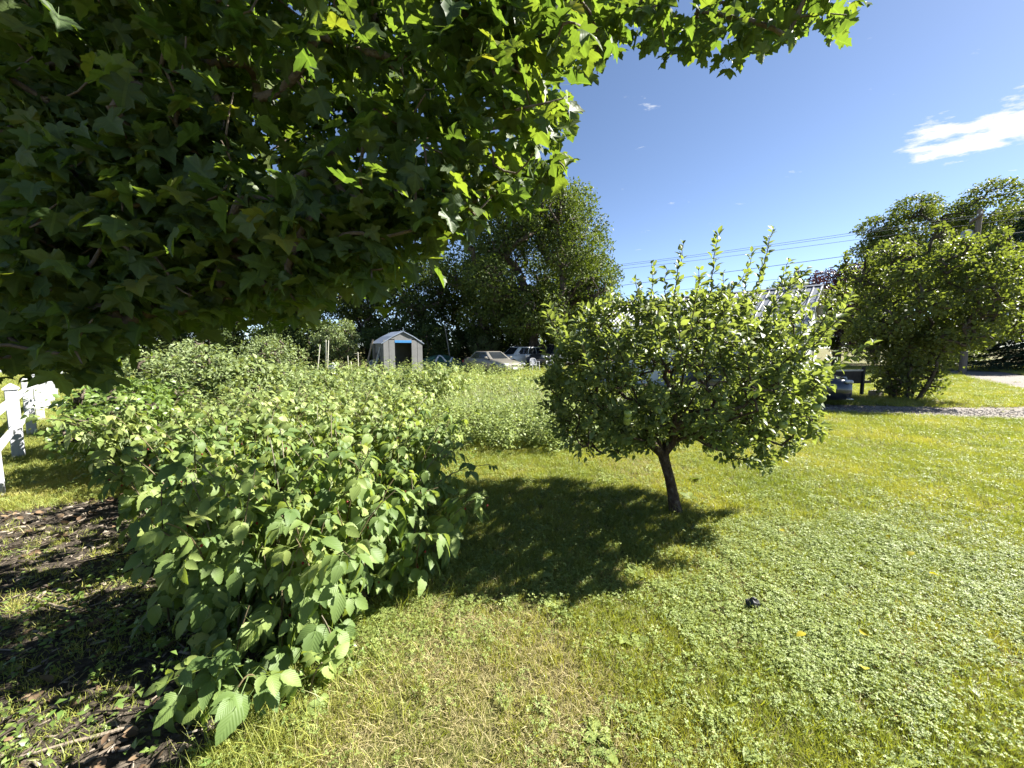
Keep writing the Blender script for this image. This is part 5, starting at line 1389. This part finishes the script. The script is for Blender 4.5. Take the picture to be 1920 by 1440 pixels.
# leafy weeds: stalks of small leaves
def weed_field(name, n, poly, h0, h1, size, mat, label, per=14, tp=None):
    P, h = tall_field(n, poly, h0, h1); m = len(P)
    u = rng.random((m, per)) ** .8; a = rng.uniform(0, 6.28, (m, per)); ln = rng.normal(size=(m, 1, 2)) * .12
    q = np.zeros((m, per, 3)); q[..., 2] = u * h[:, None]; q[..., :2] = P[:, None, :2] + ln * (u * h[:, None])[..., None] + rng.normal(size=(m, per, 2)) * .03
    d = np.stack([np.cos(a), np.sin(a), rng.normal(size=a.shape) * .35 + .15], -1)
    nn = np.array([0.08, -.06, 1.0]) + rng.normal(size=(m, per, 3)) * .35
    s = size * rng.uniform(.6, 1.3, (m, per)) * (1.1 - .5 * u)
    o = foliage(name, tp or LQ, q.reshape(-1, 3), d.reshape(-1, 3), nn.reshape(-1, 3), s.ravel(), mat); return tag(o, label, 'weeds', None, 'stuff')
weed_field('tall_weeds', 230, [(-8.2, 6.6), (-4.6, 6.0), (-3.8, 7.4), (-4.8, 9.5), (-8.6, 9.2)], 1.05, 1.78, .13, MT['shrub'], 'pale willowy weeds towering among the shrubs under the maple', 24, [leaf_quad(.16, .3, .35), leaf_quad(.13, .2, .5)])
weed_field('tall_weeds', 260, [(-5.4, 5.2), (-3.0, 5.0), (-1.6, 6.6), (-1.9, 9.8), (-5.4, 9.8)], .75, 1.42, .125, MT['shrub'], 'pale narrow leaved weeds standing up through the raspberry bed', 20, [leaf_quad(.15, .3, .35), leaf_quad(.12, .2, .5)])
RE = [(-1.5, 6.5), (-.9, 6.3), (.0, 6.1), (.75, 6.3), (1.0, 8.0), (1.0, 10.5), (-1.6, 10.8), (-1.2, 8)]
P, h = tall_field(4600, RE, .25, .95); h *= np.clip((P[:, 1] - 5.75) / 1.6, .25, 1) * (.62 + .38 * np.clip(fbm(P[:, 0], P[:, 1], 2.2, 7) + .5, 0, 1.2))
D = rng.normal(size=(len(P), 3)) * .16 + np.array([-.10, 0, 1.0]); Nn = rng.normal(size=(len(P), 3)) + np.array([0, -.5, 0])
stuff_mesh('tall_grass', [blade_tpl(3, .022, .8), blade_tpl(3, .03, .4), blade_tpl(3, .018, 1.1)], P, D, Nn, h, MT['reed'], 'tall seeding grass left of the apple tree behind the lawn', 'tall grass')
weed_field('weeds', 2300, [(-1.5, 5.75), (-.3, 5.7), (.7, 5.95), (2.9, 6.4), (3.2, 8.2), (.6, 8.5), (-1.6, 8)], .18, .85, .075, MT['rasp_far'], 'leafy weeds behind the apple tree and the tall grass')
weed_field('weeds', 1700, [(-5.2, 10.4), (.8, 9.8), (1.4, 13), (.6, 16.5), (-7, 18), (-9, 13)], .45, 1.15, .10, MT['rasp_far'], 'rank weeds in the old plot before the cars and shed')
weed_field('weeds', 420, [(-2.6, 1.3), (-.95, 1.25), (-.6, 2.2), (-.45, 3.2), (-.55, 5.6), (-3, 5.4), (-4.4, 4.6), (-3.2, 3.2)], .06, .22, .045, MT['weed'], 'low weeds growing round the feet of the raspberry canes')
weed_field('weeds', 420, [(-4.3, 4.0), (-6.5, 5.6), (-9.5, 9.0), (-7, 10), (-3.6, 5.6)], .25, .8, .09, MT['weed'], 'weeds between the raspberry bed and the white fence')
weed_field('weeds', 150, [(-1.2, .8), (-2.2, .75), (-3.8, 1.6), (-4.6, 3.2), (-2.6, 2.2)], .02, .06, .028, MT['weed'], 'small weeds sprouting on the shaded mulch')

# ------------------------------------------------------------------ lawn: tufts set over the ground
def tuft(kind, seed):
    r = np.random.default_rng(seed); g = np.random.default_rng(seed + 50)
    if kind == 'grass':
        m = 30; p = np.zeros((m, 3)); p[:, :2] = r.normal(size=(m, 2)) * .028; d = np.stack([r.normal(size=m) * .55, r.normal(size=m) * .55, np.ones(m)], 1); s = r.uniform(.025, .062, m)
        V, F, U, Rr = scatter([blade_tpl(2, .07, .5), blade_tpl(2, .055, .9)], p, frames(d, r.normal(size=(m, 3))), s); mat = MT['grass']
    elif kind == 'dry':
        m = 26; p = np.zeros((m, 3)); p[:, :2] = r.normal(size=(m, 2)) * .035; d = np.stack([r.normal(size=m), r.normal(size=m), np.abs(r.normal(size=m)) * .6 + .15], 1); s = r.uniform(.03, .075, m)
        V, F, U, Rr = scatter([blade_tpl(2, .045, .6), blade_tpl(2, .03, 1.0)], p, frames(d, np.tile([0, 0, 1.], (m, 1)) + r.normal(size=(m, 3)) * .5), s); mat = MT['dry']
    elif kind == 'clover':
        m = 20; parts = []
        for i in range(m):
            c = np.array([r.normal() * .034, r.normal() * .034, r.uniform(.012, .045)]); a0 = r.uniform(0, 6.28); tl = r.normal(size=3) * .30 + np.array([.05, 0, 1.0]); k = r.uniform(.0065, .0105)
            for q in range(3):
                a = a0 + q * 2.094; dd = np.array([[math.cos(a), math.sin(a), .12]]); Rm = frames(dd - tl * (dd @ tl)[:, None] * .5, tl[None])[0]
                lv = tpl([(0, 0, 0), (-.38, .55, .05), (0, .55, -.05), (.38, .55, .05), (-.26, .95, .0), (.26, .95, .0), (0, .88, -.06)], [(0, 2, 1), (0, 3, 2), (1, 2, 6), (1, 6, 4), (2, 3, 5), (2, 5, 6)], [(.5, .5)] * 7)
                M = np.eye(4); M[:3, :3] = Rm; M[:3, 3] = c; parts.append(xf(lv, M, k))
        V, F, U = merge_tpl(parts); Rr = np.repeat(r.random(m), len(V) // m); mat = MT['clover']
    elif kind == 'plantain':
        m = 7; a = np.arange(m) * 2 * math.pi / m + r.random(m); d = np.stack([np.cos(a), np.sin(a), .22 + .2 * r.random(m)], 1); p = np.zeros((m, 3)); p[:, 2] = .008
        V, F, U, Rr = scatter([leaf_ovate(4, .30, .5, .2, .25)], p, frames(d, np.tile([0, 0, 1.], (m, 1))), r.uniform(.045, .085, m)); mat = MT['clover']
    o = bpy.data.objects.new('tuft_' + kind + str(seed), mesh_np('tuft', V, F, U, Rr)); o.data.materials.append(mat); return o
def scatter_stuff(name, kinds, P, S, label, cat):
    col = bpy.data.collections.new(name + '_source')
    for k in kinds: col.objects.link(k)
    me = bpy.data.meshes.new(name); n = len(P); me.vertices.add(n); me.vertices.foreach_set('co', np.ascontiguousarray(P, np.float32).ravel())
    rot = np.zeros((n, 3), np.float32); rot[:, 2] = rng.uniform(0, 6.28, n); rot[:, :2] = rng.normal(size=(n, 2)) * .12
    me.attributes.new('rot', 'FLOAT_VECTOR', 'POINT').data.foreach_set('vector', rot.ravel())
    me.attributes.new('scl', 'FLOAT', 'POINT').data.foreach_set('value', np.ascontiguousarray(S, np.float32))
    me.attributes.new('pick', 'INT', 'POINT').data.foreach_set('value', rng.integers(0, len(kinds), n).astype(np.int32))
    o = link(name, me)
    ng = bpy.data.node_groups.new(name, 'GeometryNodeTree')
    ng.interface.new_socket('Geometry', in_out='INPUT', socket_type='NodeSocketGeometry'); ng.interface.new_socket('Geometry', in_out='OUTPUT', socket_type='NodeSocketGeometry')
    gi = ng.nodes.new('NodeGroupInput'); go = ng.nodes.new('NodeGroupOutput'); ip = ng.nodes.new('GeometryNodeInstanceOnPoints'); ci = ng.nodes.new('GeometryNodeCollectionInfo')
    ci.inputs['Collection'].default_value = col; ci.inputs['Separate Children'].default_value = True; ci.inputs['Reset Children'].default_value = True
    ip.inputs['Pick Instance'].default_value = True
    def attr(nm, ty):
        a = ng.nodes.new('GeometryNodeInputNamedAttribute'); a.data_type = ty; a.inputs['Name'].default_value = nm
        return next(s for s in a.outputs if s.enabled and s.name == 'Attribute')
    ng.links.new(gi.outputs[0], ip.inputs['Points']); ng.links.new(ci.outputs[0], ip.inputs['Instance'])
    er = ng.nodes.new('FunctionNodeEulerToRotation'); ng.links.new(attr('rot', 'FLOAT_VECTOR'), er.inputs[0]); ng.links.new(er.outputs[0], ip.inputs['Rotation'])
    ng.links.new(attr('scl', 'FLOAT'), ip.inputs['Scale']); ng.links.new(attr('pick', 'INT'), ip.inputs['Instance Index'])
    ng.links.new(ip.outputs[0], go.inputs[0])
    md = o.modifiers.new('scatter', 'NODES'); md.node_group = ng
    tag(o, label, cat, None, 'stuff')
    return o
pts, scl = [], []
for (y0, y1, dens, sc) in ((.1, .95, 700, .95), (.95, 2.2, 1250, .95), (2.2, 3.6, 900, 1.0), (3.6, 6, 520, 1.15), (6, 10, 230, 1.45), (10, 17, 75, 2.0), (17, 32, 22, 2.8)):
    w = 1.42 * y1 + 3.2; n = int(2 * w * (y1 - y0) * dens); x = rng.uniform(-w, w, n); y = rng.uniform(y0, y1, n)
    pts.append(np.stack([x, y], 1)); scl.append(sc * rng.uniform(.75, 1.3, n))
pts = np.vstack(pts); scl = np.concatenate(scl); x, y = pts[:, 0], pts[:, 1]
ok = np.abs(x) < 1.40 * y + 3.0
ok &= (np.abs(x) < 1.40 * y + .5) | (rng.random(len(x)) < .5)
mul = in_poly(x, y, MULCH); ok &= ~mul | ((rng.random(len(x)) < .12) & (fbm(x, y, 1.5, 9) > -.1))
ok &= ~on_drive(x, y, -.05) | (on_drive(x, y, -.05) & (rng.random(len(x)) < .008))
ok &= ~((y > 6.2) & (y < 10.5) & (x > -5.5) & (x < -1.2))
x, y, scl = x[ok], y[ok], scl[ok]
n1, n2 = fbm(x, y, 1.1, 1), fbm(x, y, 2.3, 2)
dryness = np.exp(-(((x + .15) / .75) ** 2 + ((y - 1.45) / .85) ** 2)) * 2.0 + np.exp(-(((x - 1.6) / .8) ** 2 + ((y - 5.0) / .7) ** 2)) * .8 + n1 * .40 - .25
cl = n2 * .6 + np.exp(-(((x - 2.6) / 2.1) ** 2 + ((y - 2.4) / 1.3) ** 2)) * 1.25 - .35 - np.clip((y - 4.2) / 3, 0, 1.0) * .8 + np.exp(-(((x + .55) / .35) ** 2 + ((y - 2.25) / .3) ** 2)) * .8
u = rng.random(len(x))
bare = fbm(x, y, 3.1, 5) + dryness * .5
gone = (dryness > .35) & (bare > .95) & (rng.random(len(x)) < .45)
is_dry = (u < np.clip(dryness, .06, .70)) & ~gone
is_cl = ~is_dry & ~gone & (rng.random(len(x)) < np.clip(cl, .16, .62))
is_gr = ~is_dry & ~is_cl & ~gone
plant = is_gr & (rng.random(len(x)) < .008) & (y < 6); is_gr &= ~plant
P3 = np.stack([x, y, np.zeros(len(x))], 1)
print('lawn tufts', is_gr.sum(), is_dry.sum(), is_cl.sum(), plant.sum())
scatter_stuff('lawn_grass', [tuft('grass', k) for k in range(5)], P3[is_gr], scl[is_gr], 'short mown green and yellowing grass of the sunny lawn', 'grass')
scatter_stuff('dry_grass', [tuft('dry', k) for k in range(4)], P3[is_dry], scl[is_dry], 'dry straw coloured grass in the worn part of the lawn', 'dry grass')
scatter_stuff('clover', [tuft('clover', k) for k in range(5)], P3[is_cl], scl[is_cl], 'patches of white clover leaves in the lawn', 'clover')
scatter_stuff('broadleaf_weeds', [tuft('plantain', k) for k in range(3)], P3[plant], scl[plant], 'broad leaved plantain rosettes scattered in the lawn', 'weeds')
# longer grass where the mower does not reach
k = 2600; x = np.concatenate([rng.normal(-.62, .16, k), rng.normal(1.6, .12, 90), rng.uniform(-.9, 3.2, 900), rng.normal(-1.0, .14, 500)]); y = np.concatenate([rng.uniform(1.5, 5.9, k), rng.normal(3.63, .10, 90), rng.normal(6.0, .14, 900), rng.normal(1.38, .12, 500)])
D = rng.normal(size=(len(x), 3)) * .45 + np.array([0, 0, 1.]); 
o = stuff_mesh('long_grass', [blade_tpl(3, .022, .9), blade_tpl(3, .018, 1.3)], np.stack([x, y, np.zeros(len(x))], 1), D, rng.normal(size=(len(x), 3)), rng.uniform(.07, .19, len(x)), MT['grass'], 'longer unmown grass fringing the bed and the tree foot', 'grass')

# ------------------------------------------------------------------ mulch chips, twigs, dead leaves
MT['chip'] = surf('wood_chip', [(.15, (.025, .020, .015)), (.4, (.070, .056, .042)), (.65, (.14, .115, .088)), (.9, (.27, .23, .185))], 6, .9, .2, objrnd=.9)
n = 5200; x = rng.uniform(-6, -.9, n * 2); y = rng.uniform(.45, 5, n * 2) ; k = in_poly(x, y, MULCH); x, y = x[k][:n], y[k][:n]; n = len(x)
chip = tpl([(-.5, -.5, 0), (.5, -.5, 0), (.42, .5, 0), (-.45, .5, 0), (-.40, -.42, 1), (.42, -.45, 1), (.36, .42, 1), (-.36, .45, 1)], [(4, 5, 6), (4, 6, 7), (0, 1, 5), (0, 5, 4), (1, 2, 6), (1, 6, 5), (2, 3, 7), (2, 7, 6), (3, 0, 4), (3, 4, 7)], [(.5, .5)] * 8)
chips = [(chip[0] * np.array([.22, 1, .12]), chip[1], chip[2]), (chip[0] * np.array([.35, .8, .10]), chip[1], chip[2]), (chip[0] * np.array([.12, 1.5, .10]), chip[1], chip[2])]
a = rng.uniform(0, 6.28, n); D = np.stack([np.cos(a), np.sin(a), rng.normal(size=n) * .12], 1)
foliage('wood_chips', chips, np.stack([x, y, rng.uniform(.004, .014, n)], 1), D, np.tile([0, 0, 1.], (n, 1)) + rng.normal(size=(n, 3)) * .2, rng.uniform(.02, .07, n) , MT['chip'])
tag(bpy.data.objects['wood_chips'], 'brown wood chips and bark bits over the shaded bed', 'wood chips', None, 'stuff')
n = 900; x = rng.uniform(-5.5, -.9, n * 2); y = rng.uniform(.5, 4.6, n * 2); k = in_poly(x, y, MULCH); x, y = x[k][:n], y[k][:n]; n = len(x); a = rng.uniform(0, 6.28, n)
MT['dead'] = leaf_mat('dead_leaf', [(0, (.07, .045, .028)), (.5, (.15, .10, .06)), (1, (.26, .20, .12))], .15, (1, 1, 1), .7, .2)
foliage('fallen_leaves', [leaf_ovate(4, .34, .45, .6, -.3), leaf_ovate(4, .3, .5, -.5, .4)], np.stack([x, y, np.full(n, .018)], 1), np.stack([np.cos(a), np.sin(a), rng.normal(size=n) * .2], 1), np.tile([0, 0, 1.], (n, 1)) + rng.normal(size=(n, 3)) * .4, rng.uniform(.03, .08, n), MT['dead'])
tag(bpy.data.objects['fallen_leaves'], 'curled dead leaves lying on the shaded mulch', 'dead leaves', None, 'stuff')
mb = MB()
for i in range(70):
    xx = rng.uniform(-4.5, -1.15); yy = rng.uniform(.7, 4.0); a = rng.normal() * .5 + .55; L_ = rng.uniform(.12, .5)
    if not in_poly(np.array([xx]), np.array([yy]), MULCH)[0]: continue
    q = [Vector((xx + math.cos(a) * L_ * s + rng.normal() * .012, yy + math.sin(a) * L_ * s + rng.normal() * .012, .022 + abs(rng.normal()) * .008)) for s in (-.5, -.15, .2, .5)]
    mb.tube(q, [.004, .005, .004, .002], 5)
o = mb.build('dry_twigs', MT['chip']); tag(o, 'thin dry twigs strewn over the shaded mulch', 'twigs', None, 'stuff')
for (p0, p1, r_, lb_) in (((250, 1372), (40, 1425), .007, 'long pale stick lying at the lower corner of the mulch'), ((130, 1150), (55, 1120), .006, 'thin stick on the mulch below the fence')):
    a_, b_ = gnd(*p0), gnd(*p1); q = [a_.lerp(b_, s) + Vector((rng.normal() * .004, rng.normal() * .004, r_ + .014)) for s in (0, .3, .6, 1)]
    tag(MB().tube(q, [r_, r_ * 1.1, r_ * .9, r_ * .6], 7).build('stick', MT['old_wood'], None, True), lb_, 'stick', 'sticks on the mulch')

# gravel stones along the drive
n = 9000; i = rng.integers(0, len(DL), n); off = rng.normal(size=n) * .42 * DW[i] * .62
tv = np.gradient(DL, axis=0); tv /= np.linalg.norm(tv, axis=1, keepdims=True); nx = np.stack([-tv[:, 1], tv[:, 0]], 1)
p = DL[i] + nx[i] * off[:, None] + rng.normal(size=(n, 2)) * .08; k = (p[:, 1] < 12.5) & (p[:, 0] < 14.5) & (p[:, 0] > 5); p = p[k]; n = len(p)
st = tpl([(.5, 0, .1), (.1, .5, .05), (-.5, .1, .1), (0, -.45, .05), (.05, .02, .45), (0, 0, -.2)], [(0, 1, 4), (1, 2, 4), (2, 3, 4), (3, 0, 4), (1, 0, 5), (2, 1, 5), (3, 2, 5), (0, 3, 5)], [(.5, .5)] * 6)
MT['stone'] = surf('drive_stone', [(.1, (.10, .09, .08)), (.5, (.20, .18, .162)), (.9, (.32, .30, .275))], 4, .9, .2, objrnd=.9)
a = rng.uniform(0, 6.28, n)
foliage('gravel_stones', [st], np.stack([p[:, 0], p[:, 1], np.full(n, .006)], 1), np.stack([np.cos(a), np.sin(a), np.zeros(n)], 1), np.tile([0, 0, 1.], (n, 1)), rng.uniform(.015, .05, n), MT['stone'])
tag(bpy.data.objects['gravel_stones'], 'loose pale stones on the gravel drive', 'gravel', None, 'stuff')

# small things on the lawn
MT['yellow'] = leaf_mat('yellow_fallen_leaf', [(0, (.42, .36, .03)), (1, (.55, .50, .06))], .3, (1.2, 1.1, .3), .5, .4)
ym = mesh_np('yellow_leaf', *leaf_ovate(4, .36, .45, .3, .2)[:2]); ym.materials.append(MT['yellow'])
for (px, py, lb_) in ((1462, 1004, 'yellow fallen leaf on the clover, nearest the apple tree shadow'), (1670, 1015, 'yellow fallen leaf far out on the sunny clover'), (1700, 1054, 'yellow fallen leaf below the far one, on the clover'), (1740, 1088, 'yellow fallen leaf toward the drive side of the clover'), (1628, 1210, 'yellow fallen leaf in the middle of the clover'), (1510, 1205, 'greenish yellow fallen leaf beside the dark grass hollow'), (1620, 1275, 'yellow fallen leaf low on the clover'), (1400, 800, 'yellow leaf on the grass past the apple crown')):
    q = gnd(px, py); o = bpy.data.objects.new('yellow_leaf', ym); COL.objects.link(o); o.location = (q.x, q.y, .055); o.scale = (.055,) * 3; o.rotation_euler = (rng.normal() * .3, rng.normal() * .3, rng.random() * 6.28)
    tag(o, lb_, 'fallen leaf', 'yellow leaves fallen on the lawn')
q = gnd(1412, 1142); r_ = np.random.default_rng(3)
mb = MB(); mb.loft([[(q.x + math.cos(a) * rr * (1 + r_.normal() * .25), q.y + math.sin(a) * rr * .6 * (1 + r_.normal() * .25), zz + r_.normal() * .006) for a in [2 * math.pi * k / 10 for k in range(10)]] for rr, zz in ((.035, .012), (.05, .035), (.042, .055), (.02, .068), (.006, .06))])
tag(mb.build('plastic_scrap', MT['black']), 'crumpled black plastic scrap lying in the clover', 'scrap')
